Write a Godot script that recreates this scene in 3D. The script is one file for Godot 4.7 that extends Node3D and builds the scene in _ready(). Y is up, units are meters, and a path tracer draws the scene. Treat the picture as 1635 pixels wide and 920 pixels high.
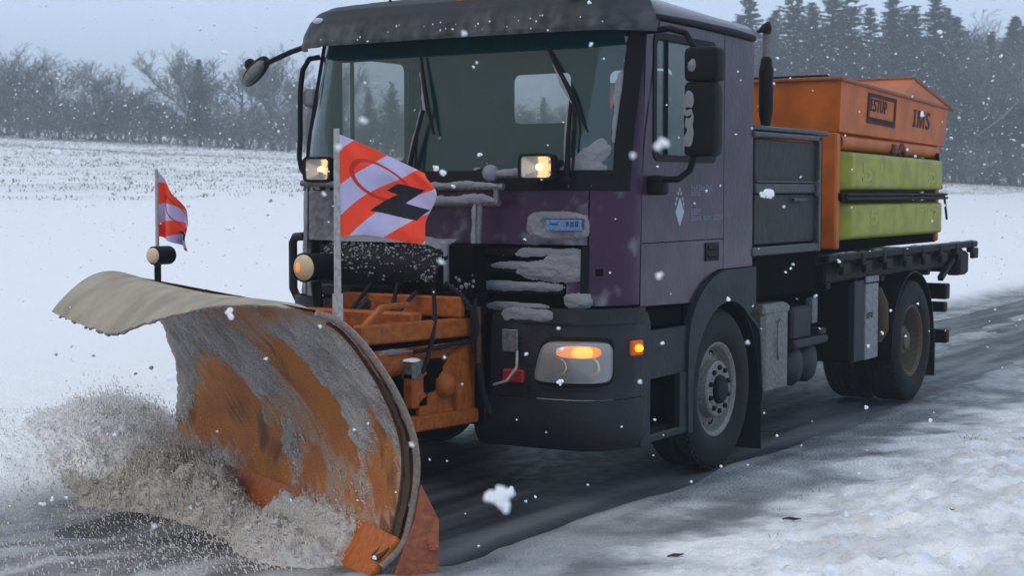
extends Node3D

# ---------------------------------------------------------------- mesh builder
class Geo:
	var st := SurfaceTool.new()
	var col := Color.WHITE
	var count := 0
	func _init() -> void:
		st.begin(Mesh.PRIMITIVE_TRIANGLES)
	func add(p: Vector3, uv := Vector2.ZERO) -> void:
		st.set_color(col)
		st.set_uv(uv)
		st.add_vertex(p)
	func tri(a: Vector3, b: Vector3, c: Vector3, out: Vector3) -> void:
		if (c - a).cross(b - a).dot(out) < 0.0:
			add(a); add(c); add(b)
		else:
			add(a); add(b); add(c)
		count += 1
	func quad(a: Vector3, b: Vector3, c: Vector3, d: Vector3, out: Vector3) -> void:
		tri(a, b, c, out)
		tri(a, c, d, out)
	func flat() -> void:
		st.set_smooth_group(-1)
	var group := 0
	func smooth() -> void:
		group += 1
		st.set_smooth_group(group)
	func box(xf: Transform3D, size: Vector3, bev := 0.006) -> Geo:
		flat()
		var h := size * 0.5
		var b: float = minf(bev, minf(h.x, minf(h.y, h.z)) * 0.6)
		var S := [-1.0, 1.0]
		var pt := func(s: Vector3, ax: int) -> Vector3:
			var p := Vector3(h.x - b, h.y - b, h.z - b)
			p[ax] = h[ax]
			return xf * (p * s)
		for ax in 3:
			var u := (ax + 1) % 3
			var w := (ax + 2) % 3
			for s in S:
				var q := []
				for k in [[-1, -1], [1, -1], [1, 1], [-1, 1]]:
					var sg := Vector3.ZERO
					sg[ax] = s; sg[u] = k[0]; sg[w] = k[1]
					q.append(pt.call(sg, ax))
				var n := Vector3.ZERO
				n[ax] = s
				quad(q[0], q[1], q[2], q[3], xf.basis * n)
			if b > 0.0:
				for s1 in S:
					for s2 in S:
						var a1 := Vector3.ZERO
						a1[u] = s1; a1[w] = s2; a1[ax] = -1
						var a2 := a1
						a2[ax] = 1
						var n := Vector3.ZERO
						n[u] = s1; n[w] = s2
						quad(pt.call(a1, u), pt.call(a2, u), pt.call(a2, w), pt.call(a1, w), xf.basis * n)
		if b > 0.0:
			for x in S:
				for y in S:
					for z in S:
						var s := Vector3(x, y, z)
						tri(pt.call(s, 0), pt.call(s, 1), pt.call(s, 2), xf.basis * s)
		return self
	func bx(c: Vector3, size: Vector3, bev := 0.006, rot := Vector3.ZERO) -> Geo:
		return box(Transform3D(Basis.from_euler(rot), c), size, bev)
	func bar(a: Vector3, b: Vector3, w: float, h: float, bev := 0.006, up := Vector3.UP) -> Geo:
		var d := b - a
		var z := d.normalized()
		if absf(z.dot(up)) > 0.98:
			up = Vector3.RIGHT
		var x := up.cross(z).normalized()
		return box(Transform3D(Basis(x, z.cross(x), z), (a + b) * 0.5), Vector3(w, h, d.length()), bev)
	func tube(pts: Array, rad, sides := 8, caps := true) -> Geo:
		smooth()
		var rings := []
		var n := pts.size()
		var side := Vector3.ZERO
		for i in n:
			var d: Vector3 = (pts[mini(i + 1, n - 1)] - pts[maxi(i - 1, 0)]).normalized()
			if i == 0:
				side = d.cross(Vector3.UP if absf(d.y) < 0.9 else Vector3.RIGHT).normalized()
			else:
				side = (side - d * side.dot(d)).normalized()
			var up := d.cross(side)
			var r: float = rad[i] if rad is Array else rad
			var ring := []
			for k in sides:
				var a := TAU * k / sides
				ring.append(pts[i] + (side * cos(a) + up * sin(a)) * r)
			rings.append(ring)
		for i in n - 1:
			for k in sides:
				var k2 := (k + 1) % sides
				var c: Vector3 = (pts[i] + pts[i + 1]) * 0.5
				quad(rings[i][k], rings[i][k2], rings[i + 1][k2], rings[i + 1][k], (rings[i][k] + rings[i + 1][k2]) * 0.5 - c)
		if caps:
			flat()
			for e in [0, n - 1]:
				var d: Vector3 = (pts[0] - pts[1]) if e == 0 else (pts[n - 1] - pts[n - 2])
				for k in range(1, sides - 1):
					tri(rings[e][0], rings[e][k], rings[e][k + 1], d)
		return self
	# profile of (radius, height) points turned about xf's y axis; outward is (dh, -dr)
	func lathe(xf: Transform3D, prof: Array, segs := 24, sharp := false, squash := 1.0) -> Geo:
		smooth()
		for i in prof.size() - 1:
			var p: Vector2 = prof[i]
			var q: Vector2 = prof[i + 1]
			if sharp:
				smooth()
			var nr := Vector2(q.y - p.y, p.x - q.x)
			for k in segs:
				var a := TAU * k / segs
				var b := TAU * (k + 1) / segs
				var m := (a + b) * 0.5
				var n := Vector3(cos(m) * nr.x, nr.y, sin(m) * nr.x)
				var A := xf * Vector3(cos(a) * p.x, p.y, sin(a) * p.x * squash)
				var B := xf * Vector3(cos(b) * p.x, p.y, sin(b) * p.x * squash)
				var C := xf * Vector3(cos(b) * q.x, q.y, sin(b) * q.x * squash)
				var D := xf * Vector3(cos(a) * q.x, q.y, sin(a) * q.x * squash)
				if p.x > 1e-5:
					tri(A, B, C, xf.basis * n)
				if q.x > 1e-5:
					tri(A, C, D, xf.basis * n)
		return self
	# polygon in xf's xy plane, from z = 0 to z = t
	func slab(xf: Transform3D, poly: PackedVector2Array, t: float, hole := PackedVector2Array()) -> Geo:
		flat()
		if Geometry2D.is_polygon_clockwise(poly):
			poly.reverse()
		var full := poly
		if hole.size() > 2:
			if not Geometry2D.is_polygon_clockwise(hole):
				hole.reverse()
			var bi := 0
			var bj := 0
			var best := 1e9
			for i in poly.size():
				for j in hole.size():
					var d := poly[i].distance_to(hole[j])
					if d < best:
						best = d; bi = i; bj = j
			full = PackedVector2Array()
			for i in bi + 1:
				full.append(poly[i])
			for j in hole.size() + 1:
				full.append(hole[(bj + j) % hole.size()] + (Vector2(1e-4, 1e-4) if j == hole.size() else Vector2.ZERO))
			full.append(poly[bi] + Vector2(1e-4, 1e-4))
			for i in range(bi + 1, poly.size()):
				full.append(poly[i])
		var idx := Geometry2D.triangulate_polygon(full)
		for k in range(0, idx.size(), 3):
			var a := full[idx[k]]
			var b := full[idx[k + 1]]
			var c := full[idx[k + 2]]
			tri(xf * Vector3(a.x, a.y, t), xf * Vector3(b.x, b.y, t), xf * Vector3(c.x, c.y, t), xf.basis.z)
			tri(xf * Vector3(a.x, a.y, 0), xf * Vector3(b.x, b.y, 0), xf * Vector3(c.x, c.y, 0), -xf.basis.z)
		for ring in [poly, hole]:
			for i in ring.size():
				var a: Vector2 = ring[i]
				var b: Vector2 = ring[(i + 1) % ring.size()]
				var e := b - a
				quad(xf * Vector3(a.x, a.y, 0), xf * Vector3(b.x, b.y, 0), xf * Vector3(b.x, b.y, t), xf * Vector3(a.x, a.y, t), xf.basis * Vector3(e.y, -e.x, 0))
		return self
	# rows of points; thick > 0 closes it as a sheet with a back and edges
	func grid(rows: Array, out: Vector3, cols := [], thick := 0.0) -> Geo:
		smooth()
		var nr := rows.size()
		var nc: int = rows[0].size()
		var a0: Vector3 = rows[nr / 2][nc / 2 - 1]
		var s: float = (rows[nr / 2 - 1][nc / 2 - 1] - a0).cross(rows[nr / 2][nc / 2] - a0).dot(out)
		if nr == 2 or absf(s) < 1e-14:
			s = (rows[0][nc / 2 - 1] - rows[1][nc / 2 - 1]).cross(rows[1][nc / 2] - rows[1][nc / 2 - 1]).dot(out)
		var put := func(i: int, j: int, p: Vector3) -> void:
			if cols.size():
				st.set_color(cols[i][j])
			else:
				st.set_color(col)
			st.set_uv(Vector2(float(j) / (nc - 1), float(i) / (nr - 1)))
			st.add_vertex(p)
		for i in nr - 1:
			for j in nc - 1:
				var q := [[i, j], [i, j + 1], [i + 1, j + 1], [i, j], [i + 1, j + 1], [i + 1, j]]
				if s > 0.0:
					q = [[i, j], [i + 1, j + 1], [i, j + 1], [i, j], [i + 1, j], [i + 1, j + 1]]
				for e in q:
					put.call(e[0], e[1], rows[e[0]][e[1]])
				count += 2
		if thick > 0.0:
			var back := []
			for i in nr:
				var r := []
				for j in nc:
					var du: Vector3 = rows[i][mini(j + 1, nc - 1)] - rows[i][maxi(j - 1, 0)]
					var dv: Vector3 = rows[mini(i + 1, nr - 1)][j] - rows[maxi(i - 1, 0)][j]
					var n := du.cross(dv).normalized()
					if n.dot(out) < 0:
						n = -n
					r.append(rows[i][j] - n * thick)
				back.append(r)
			grid(back, -out, cols)
			flat()
			var c: Vector3 = rows[nr / 2][nc / 2]
			for j in nc - 1:
				for i in [0, nr - 1]:
					if cols.size():
						col = cols[i][j]
					quad(rows[i][j], rows[i][j + 1], back[i][j + 1], back[i][j], rows[i][j] - c)
			for i in nr - 1:
				for j in [0, nc - 1]:
					if cols.size():
						col = cols[i][j]
					quad(rows[i][j], rows[i + 1][j], back[i + 1][j], back[i][j], rows[i][j] - c)
		return self
	func ball(c: Vector3, r: Vector3, rings := 6, segs := 10) -> Geo:
		var prof := []
		for i in rings + 1:
			var a := PI * i / rings - PI / 2
			prof.append(Vector2(maxf(cos(a), 0.0), sin(a)))
		return lathe(Transform3D(Basis.from_scale(r), c), prof, segs)
	# rounded block: a ball squared off by exponent e
	func pillow(c: Vector3, half: Vector3, e := 0.35, rot := Vector3.ZERO, rings := 12, segs := 20) -> Geo:
		smooth()
		var bs := Basis.from_euler(rot)
		var f := func(w: float) -> float: return signf(w) * pow(absf(w), e)
		var pt := func(i: int, k: int) -> Vector3:
			var a := PI * i / rings - PI / 2
			var q := TAU * k / segs
			return c + bs * (half * Vector3(f.call(cos(a)) * f.call(cos(q)), f.call(sin(a)), f.call(cos(a)) * f.call(sin(q))))
		for i in rings:
			for k in segs:
				var A: Vector3 = pt.call(i, k)
				var B: Vector3 = pt.call(i, k + 1)
				var C: Vector3 = pt.call(i + 1, k + 1)
				var D: Vector3 = pt.call(i + 1, k)
				if i > 0:
					tri(A, B, C, (A + C) * 0.5 - c)
				if i < rings - 1:
					tri(A, C, D, (A + C) * 0.5 - c)
		return self
	func done(m: Material) -> ArrayMesh:
		st.generate_normals()
		var out := st.commit()
		out.surface_set_material(0, m)
		return out

# ---------------------------------------------------------------- scene helpers
var rng := RandomNumberGenerator.new()
var nz := FastNoiseLite.new()
var nsoft := FastNoiseLite.new()
var used := {}
var M := {}

func numbered(n: String) -> String:
	if not used.has(n):
		used[n] = 0
		return n
	used[n] += 1
	return "%s_%03d" % [n, used[n]]

func thing(called: String, label: String, category: String, at := Vector3.ZERO, group := "") -> Node3D:
	var o := Node3D.new()
	o.name = numbered(called)
	add_child(o, true)
	o.position = at
	tag(o, label, category, group)
	return o

func tag(o: Node, label: String, category: String, group := "") -> Node:
	o.set_meta("label", label)
	o.set_meta("category", category)
	if group != "":
		o.set_meta("group", group)
	return o

func part(called: String, g: Geo, m: Material, parent: Node, label := "") -> MeshInstance3D:
	return put(called, g.done(m), parent, label)

func put(called: String, mesh: Mesh, parent: Node, label := "") -> MeshInstance3D:
	var o := MeshInstance3D.new()
	o.mesh = mesh
	var key: String = str(parent.get_instance_id()) + called
	if used.has(key):
		used[key] += 1
		o.name = "%s_%03d" % [called, used[key]]
	else:
		used[key] = 0
		o.name = called
	parent.add_child(o, true)
	if label != "":
		o.set_meta("label", label)
	return o

func structure(o: Node) -> Node:
	o.set_meta("kind", "structure")
	return o

func c8(r: int, g: int, b: int) -> Color:
	return Color(r / 255.0, g / 255.0, b / 255.0)

func ordinal(k: int) -> String:
	var e := "th"
	if k % 100 < 11 or k % 100 > 13:
		e = ["th", "st", "nd", "rd", "th", "th", "th", "th", "th", "th"][k % 10]
	return str(k) + e

func noise_tex(freq: float, octaves: int, lo: Color, hi: Color, p := 0.35, q := 0.65, sd := 1, normal := false, strength := 4.0, size := 512) -> NoiseTexture2D:
	var n := FastNoiseLite.new()
	n.seed = sd
	n.frequency = freq
	n.fractal_octaves = octaves
	n.noise_type = FastNoiseLite.TYPE_SIMPLEX_SMOOTH
	var t := NoiseTexture2D.new()
	t.width = size
	t.height = size
	t.seamless = true
	t.noise = n
	if normal:
		t.as_normal_map = true
		t.bump_strength = strength
	else:
		var g := Gradient.new()
		g.offsets = PackedFloat32Array([p, q])
		g.colors = PackedColorArray([lo, hi])
		t.color_ramp = g
	return t

func mat(c: Color, rough := 0.6, metal := 0.0, tex: Texture2D = null, scale := 1.0, nrm: Texture2D = null, nstr := 0.5) -> StandardMaterial3D:
	var m := StandardMaterial3D.new()
	m.albedo_color = c
	m.roughness = rough
	m.metallic = metal
	m.metallic_specular = 0.4
	if tex or nrm:
		m.uv1_triplanar = true
		m.uv1_world_triplanar = true
		m.uv1_scale = Vector3.ONE * scale
	if tex:
		m.albedo_texture = tex
	if nrm:
		m.normal_enabled = true
		m.normal_texture = nrm
		m.normal_scale = nstr
	return m

func vmat(rough := 0.8, nrm: Texture2D = null, scale := 1.0, nstr := 0.5, tex: Texture2D = null) -> StandardMaterial3D:
	var m := mat(Color.WHITE, rough, 0.0, tex, scale, nrm, nstr)
	m.vertex_color_use_as_albedo = true
	return m

func glass(c: Color, a: float) -> StandardMaterial3D:
	var m := mat(Color(c.r, c.g, c.b, a), 0.03)
	m.metallic_specular = 0.5
	m.transparency = BaseMaterial3D.TRANSPARENCY_ALPHA
	return m

func glow(c: Color, e: float) -> StandardMaterial3D:
	var m := mat(c, 0.4)
	m.emission_enabled = true
	m.emission = c
	m.emission_energy_multiplier = e
	return m

func fbm(x: float, y: float, z: float = 0.0, f := 1.0) -> float:
	return nz.get_noise_3d(x * f * 10.0, y * f * 10.0, z * f * 10.0)

func sm(a: float, b: float, x: float) -> float:
	return smoothstep(a, b, x)

func bundle(x: Vector3, y: Vector3, z: Vector3, o: Vector3) -> Transform3D:
	return Transform3D(Basis(x, y, z), o)

# ---------------------------------------------------------------- order of work
func _ready() -> void:
	rng.seed = 7
	nz.seed = 3
	nz.frequency = 0.1
	nz.fractal_octaves = 4
	nsoft.seed = 8
	nsoft.frequency = 1.0
	nsoft.fractal_octaves = 2
	# camera
	var cam := Camera3D.new()
	cam.name = "camera"
	cam.fov = 20.89
	cam.near = 0.05
	cam.far = 1500.0
	cam.position = Vector3(5.335, 1.78, 9.106)
	cam.rotation = Vector3(-0.0618, 0.5574, 0)
	var lens := CameraAttributesPhysical.new()
	lens.frustum_focal_length = 65.1
	lens.frustum_focus_distance = 9.2
	lens.exposure_aperture = 7.0
	lens.frustum_near = 0.05
	lens.frustum_far = 1500.0
	cam.attributes = lens
	add_child(cam)
	cam.current = true
	# overcast sky, thin haze of falling snow
	var env := Environment.new()
	env.background_mode = Environment.BG_SKY
	var sky := Sky.new()
	var sp := ProceduralSkyMaterial.new()
	sp.sky_horizon_color = c8(196, 217, 243)
	sp.sky_top_color = c8(186, 205, 230)
	sp.sky_curve = 0.12
	sp.ground_horizon_color = c8(160, 172, 188)
	sp.ground_bottom_color = c8(160, 172, 188)
	sp.sun_angle_max = 0.0
	sky.sky_material = sp
	env.sky = sky
	env.background_energy_multiplier = 1.58
	env.tonemap_mode = Environment.TONE_MAPPER_LINEAR
	env.tonemap_exposure = 1.07
	env.fog_enabled = true
	env.fog_light_color = c8(236, 246, 255)
	env.fog_density = 0.0026
	env.sdfgi_enabled = true
	env.ssao_enabled = true
	env.ssil_enabled = true
	var we := WorldEnvironment.new()
	we.name = "world_environment"
	we.environment = env
	add_child(we)
	var sun := DirectionalLight3D.new()
	sun.name = "overcast_sun"
	sun.light_energy = 0.3
	sun.light_color = Color(1.0, 0.97, 0.93)
	sun.light_angular_distance = 40.0
	sun.shadow_enabled = true
	sun.rotation_degrees = Vector3(-52, -35, 0)
	add_child(sun)
	materials()
	ground()
	trees()
	truck()
	plow()
	spreader()
	snow_bits()
	slush_fuzz()
	verge_bits()
	flakes()

func materials() -> void:
	var grain := noise_tex(0.05, 6, Color(0.80, 0.80, 0.81), Color(1, 1, 1), 0.25, 0.7, 11)
	var fine_n := noise_tex(0.06, 5, Color.BLACK, Color.WHITE, 0, 1, 5, true, 5.0)
	M.fine_n = fine_n
	M.grain = grain
	var grime := noise_tex(0.012, 6, Color(0.74, 0.74, 0.75), Color(1, 1, 1), 0.25, 0.65, 21)
	var faint := noise_tex(0.012, 6, Color(0.88, 0.87, 0.86), Color(1, 1, 1), 0.25, 0.7, 22)
	M.purple = mat(c8(60, 37, 62), 0.28, 0.0, grime, 0.5, fine_n, 0.06)
	M.purple.metallic_specular = 0.33
	M.purple.clearcoat_enabled = true
	M.purple.clearcoat = 0.3
	M.purple.clearcoat_roughness = 0.12
	M.plastic = mat(c8(33, 35, 41), 0.6, 0.0, grime, 0.7, fine_n, 0.15)
	M.visor = mat(c8(58, 60, 66), 0.5, 0.0, grain, 0.9, fine_n, 0.15)
	M.black = mat(c8(15, 15, 18), 0.6, 0.0, grain, 1.0)
	M.black.metallic_specular = 0.28
	M.deep = mat(c8(7, 7, 9), 0.9, 0.0, grain, 1.0)
	M.deep.metallic_specular = 0.15
	M.rubber = mat(c8(26, 27, 29), 0.85, 0.0, grain, 1.5, fine_n, 0.3)
	M.inside = mat(c8(13, 15, 16), 0.95)
	M.inside.metallic_specular = 0.15
	M.dash = mat(c8(9, 10, 11), 0.95)
	M.dash.metallic_specular = 0.15
	M.steel = mat(c8(122, 122, 122), 0.55, 0.5, grain, 1.2, fine_n, 0.2)
	M.alu = mat(c8(118, 118, 112), 0.5, 0.35, grain, 0.8, fine_n, 0.25)
	M.rim = mat(c8(134, 131, 126), 0.6, 0.2, grain, 1.4, fine_n, 0.2)
	M.rim_dirty = mat(c8(104, 92, 76), 0.75, 0.1, grain, 1.4, fine_n, 0.2)
	M.orange = mat(c8(186, 94, 22), 0.5, 0.0, faint, 0.5, fine_n, 0.08)
	M.orange_side = mat(c8(172, 80, 22), 0.5, 0.0, grime, 0.5, fine_n, 0.08)
	M.rust = mat(c8(96, 60, 40), 0.8, 0.0, grain, 1.2, fine_n, 0.4)
	M.brown = mat(c8(84, 64, 46), 0.8, 0.0, grain, 1.6, fine_n, 0.5)
	M.frame_orange = mat(c8(166, 86, 26), 0.55, 0.0, grain, 0.6, fine_n, 0.15)
	M.lime = mat(c8(150, 150, 52), 0.5, 0.0, faint, 0.6, fine_n, 0.12)
	M.lime_mark = mat(c8(150, 151, 62), 0.55)
	M.locker = mat(c8(39, 39, 36), 0.6, 0.0, grain, 0.35, fine_n, 0.15)
	M.flap = mat(c8(164, 154, 136), 0.7, 0.0, noise_tex(0.008, 4, Color(0.84, 0.83, 0.82), Color(1, 1, 1), 0.3, 0.7, 61), 0.6, fine_n, 0.06)
	M.pole = mat(c8(176, 174, 170), 0.5, 0.0, grain, 1.0)
	M.crust = mat(c8(126, 127, 132), 0.95, 0.0, null, 2.5, fine_n, 0.5)
	M.white = mat(c8(190, 192, 198), 0.6)
	M.snow = mat(c8(232, 234, 238), 0.9, 0.0, null, 2.0, fine_n, 0.8)
	M.snow.subsurf_scatter_enabled = true
	M.snow.subsurf_scatter_strength = 0.15
	M.flake = mat(c8(240, 242, 246), 0.9)
	M.chrome = mat(c8(200, 200, 200), 0.15, 1.0)
	M.wind_glass = glass(c8(10, 82, 84), 0.2)
	M.side_glass = glass(c8(30, 130, 120), 0.1)
	M.clear = glass(c8(220, 225, 230), 0.12)
	M.lens_warm = glow(c8(255, 222, 160), 2.2)
	M.amber = glow(c8(255, 120, 12), 1.3)
	M.amber_dim = mat(c8(214, 96, 18), 0.3)
	M.red = mat(c8(150, 30, 22), 0.5)
	M.ink = mat(c8(46, 18, 12), 0.7)
	M.sign_blue = mat(c8(104, 138, 184), 0.4, 0.0, grain, 2.0)
	M.navy = mat(c8(18, 40, 92), 0.5)
	M.letter = mat(c8(120, 116, 130), 0.6)
	M.blade = vmat(0.66, fine_n, 2.2, 0.8, noise_tex(0.09, 5, Color(0.66, 0.66, 0.66), Color(1, 1, 1), 0.25, 0.6, 91))
	M.blade.uv1_scale = Vector3(2.2, 2.2, 2.2)
	M.edge = mat(c8(146, 128, 118), 0.7, 0.0, grain, 1.5, fine_n, 0.3)
	M.faded = mat(c8(176, 100, 68), 0.7, 0.0, grain, 0.9, fine_n, 0.3)
	M.amber_pale = mat(c8(214, 190, 160), 0.4)
	M.lens_pale = mat(c8(206, 184, 150), 0.25)
	M.orange_rim = mat(c8(150, 86, 56), 0.6, 0.0, grain, 1.0)
	M.red_brown = mat(c8(96, 44, 40), 0.6)
	M.flag = mat(Color.WHITE, 0.7)
	M.flag.albedo_texture = flag_image()
	M.flag.backlight_enabled = true
	M.flag.backlight = Color(0.5, 0.5, 0.5)
	M.rust_dark = mat(c8(66, 62, 58), 0.9)
	M.flag_folded = M.flag.duplicate()
	M.flag_folded.uv1_scale = Vector3(0.62, 1, 1)
	M.edge_orange = mat(c8(198, 104, 30), 0.55, 0.0, grain, 0.9, fine_n, 0.1)
	M.lamp_grey = mat(c8(104, 100, 96), 0.4, 0.4)
	M.amber_soft = glow(c8(250, 140, 50), 0.6)
	M.amber_hot = glow(c8(255, 170, 30), 1.35)
	M.board = mat(c8(132, 134, 138), 0.6, 0.1, grain, 0.7)
	M.locker_frame = mat(c8(74, 75, 76), 0.5, 0.3, grain, 0.8)
	M.lid = mat(c8(40, 52, 64), 0.35, 0.0, grain, 0.8)
	M.emblem = mat(c8(148, 160, 170), 0.5)

# ---------------------------------------------------------------- terrain
func gh(x: float, z: float) -> float:
	var h := 0.058 * maxf(0.0, -x - 2.0)
	h -= 0.03 * maxf(0.0, x - 9.0)
	var far := sm(5.0, 12.0, absf(x))
	h += far * 0.25 * fbm(x, z, 0, 0.02) + far * 0.05 * fbm(x, z, 9, 0.15)
	# snow depth on either side of the ploughed lane
	var edge := 0.22 * fbm(x * 0.3, z, 4, 0.25) + 0.14 * fbm(x, z, 8, 0.9)
	var l := sm(1.45, 2.3, -x + edge)
	var r := sm(1.7, 3.0, x + edge * 1.6)
	var rough := fbm(x, z, 2, 1.3) * 0.022 + fbm(x, z, 6, 4.0) * 0.022 + fbm(x, z, 7, 11.0) * 0.022
	h += l * (0.13 + 0.06 * exp(-pow((x + 2.5) / 0.45, 2.0)) + rough * (1.0 - sm(3.0, 6.0, -x) * 0.7))
	h += r * (0.10 + rough * 2.1 * (1.0 - sm(5.0, 12.0, x) * 0.7))
	# unploughed snow still ahead of the blade
	var ahead := sm(3.3, 4.2, z + 0.25 * x + edge)
	h += (1.0 - l) * (1.0 - r) * (ahead * (0.05 + rough) + 0.012 * fbm(x * 2.5, z * 0.5, 1, 1.2) * sm(0.9, 1.7, absf(x)))
	# the cleared lane lies in a shallow trough; slush stands proud of the asphalt
	var lane := (1.0 - sm(0.95, 1.28, absf(x - 0.05) + edge * 0.55)) * (1.0 - sm(3.1, 3.7, z + 0.25 * x + edge))
	var ridge := sm(0.55, 0.15, absf(x)) * clampf(0.35 + 1.6 * fbm(x * 2.0, z * 0.4, 15, 0.9), 0, 1) * sm(-4.4, -6.5, z)
	h -= lane * (0.03 - 0.045 * ridge)
	return h

func gcol(x: float, z: float) -> Color:
	var edge := 0.22 * fbm(x * 0.3, z, 4, 0.25) + 0.14 * fbm(x, z, 8, 0.9)
	var streak := fbm(x * 3.0, z * 0.35, 12, 1.0)
	var n := fbm(x, z, 20, 1.6)
	var road := Color(0.018, 0.019, 0.022).lerp(Color(0.052, 0.053, 0.058), clampf(0.5 + streak * 1.6, 0, 1))
	var slush := Color(0.17, 0.175, 0.185).lerp(Color(0.34, 0.35, 0.365), clampf(0.5 + n * 1.5 + streak, 0, 1))
	var snow := Color(0.86, 0.865, 0.88)
	road = slush.lerp(road, 0.35)
	var verge := Color(0.60, 0.61, 0.64).lerp(Color(0.86, 0.865, 0.88), clampf(0.5 + n * 1.0 + 0.9 * fbm(x, z, 23, 6.0), 0, 1))
	var grass := clampf((fbm(x, z, 31, 0.45) - 0.26) * 4.0, 0, 1) * clampf(0.4 + n * 2.0, 0, 1)
	verge = verge.lerp(Color(0.36, 0.36, 0.28), grass * 0.55)
	var c := road
	# slush between the wheel tracks, and towards both edges
	var a := absf(x)
	c = c.lerp(slush, sm(1.12, 1.5, x + edge * 0.8 + streak * 0.35) * 0.97)
	c = c.lerp(slush, sm(0.8, 1.5, -x + edge) * 0.7)
	if z < -4.6:
		c = c.lerp(slush, (0.30 + 0.4 * sm(-0.35, 0.25, streak)) * sm(-4.6, -7.0, z))
	var ahead := sm(3.3, 4.0, z + 0.25 * x + edge)
	var mud := Color(0.16, 0.145, 0.14).lerp(Color(0.42, 0.41, 0.42), clampf(0.45 + streak * 2.2 + n * 0.6, 0, 1))
	c = c.lerp(mud, ahead)
	c = c.lerp(snow, sm(1.5, 2.1, -x + edge))
	c = c.lerp(verge, sm(1.6, 2.25, x + edge * 1.6 + n * 0.5))
	c = c.lerp(snow, sm(6, 14, a))
	# stubble shows between the snow on the upper field
	if x < -27.0:
		var row := 0.5 + 0.5 * sin(x * TAU / 0.9)
		var p := clampf(0.22 + 0.9 * fbm(x * 2.0, z * 0.25, 40, 0.3), 0, 1) * sm(-27.0, -30.0, x)
		c = c.lerp(Color(0.42, 0.42, 0.42), p * (0.35 + 0.65 * row) * 0.8)
	return c

func steps(segs: Array) -> PackedFloat32Array:
	var out := PackedFloat32Array()
	for s in segs:
		var n: int = s[2]
		for i in n:
			out.append(lerpf(s[0], s[1], float(i) / n))
	out.append(segs[-1][1])
	return out

func sheet(xs: PackedFloat32Array, zs: PackedFloat32Array, hf: Callable, cf: Callable, m: Material) -> ArrayMesh:
	var nx := xs.size()
	var n := zs.size()
	var v := PackedVector3Array()
	var c := PackedColorArray()
	var nn := PackedVector3Array()
	v.resize(nx * n); c.resize(nx * n); nn.resize(nx * n)
	for j in n:
		for i in nx:
			v[j * nx + i] = Vector3(xs[i], hf.call(xs[i], zs[j]), zs[j])
			c[j * nx + i] = cf.call(xs[i], zs[j])
	for j in n:
		for i in nx:
			var dx := v[j * nx + mini(i + 1, nx - 1)] - v[j * nx + maxi(i - 1, 0)]
			var dz := v[mini(j + 1, n - 1) * nx + i] - v[maxi(j - 1, 0) * nx + i]
			nn[j * nx + i] = dz.cross(dx).normalized()
	var ix := PackedInt32Array()
	for j in n - 1:
		for i in nx - 1:
			var a := j * nx + i
			ix.append_array([a, a + 1, a + nx + 1, a, a + nx + 1, a + nx])
	var arr := []
	arr.resize(Mesh.ARRAY_MAX)
	arr[Mesh.ARRAY_VERTEX] = v
	arr[Mesh.ARRAY_NORMAL] = nn
	arr[Mesh.ARRAY_COLOR] = c
	arr[Mesh.ARRAY_INDEX] = ix
	var me := ArrayMesh.new()
	me.add_surface_from_arrays(Mesh.PRIMITIVE_TRIANGLES, arr)
	me.surface_set_material(0, m)
	return me

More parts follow.
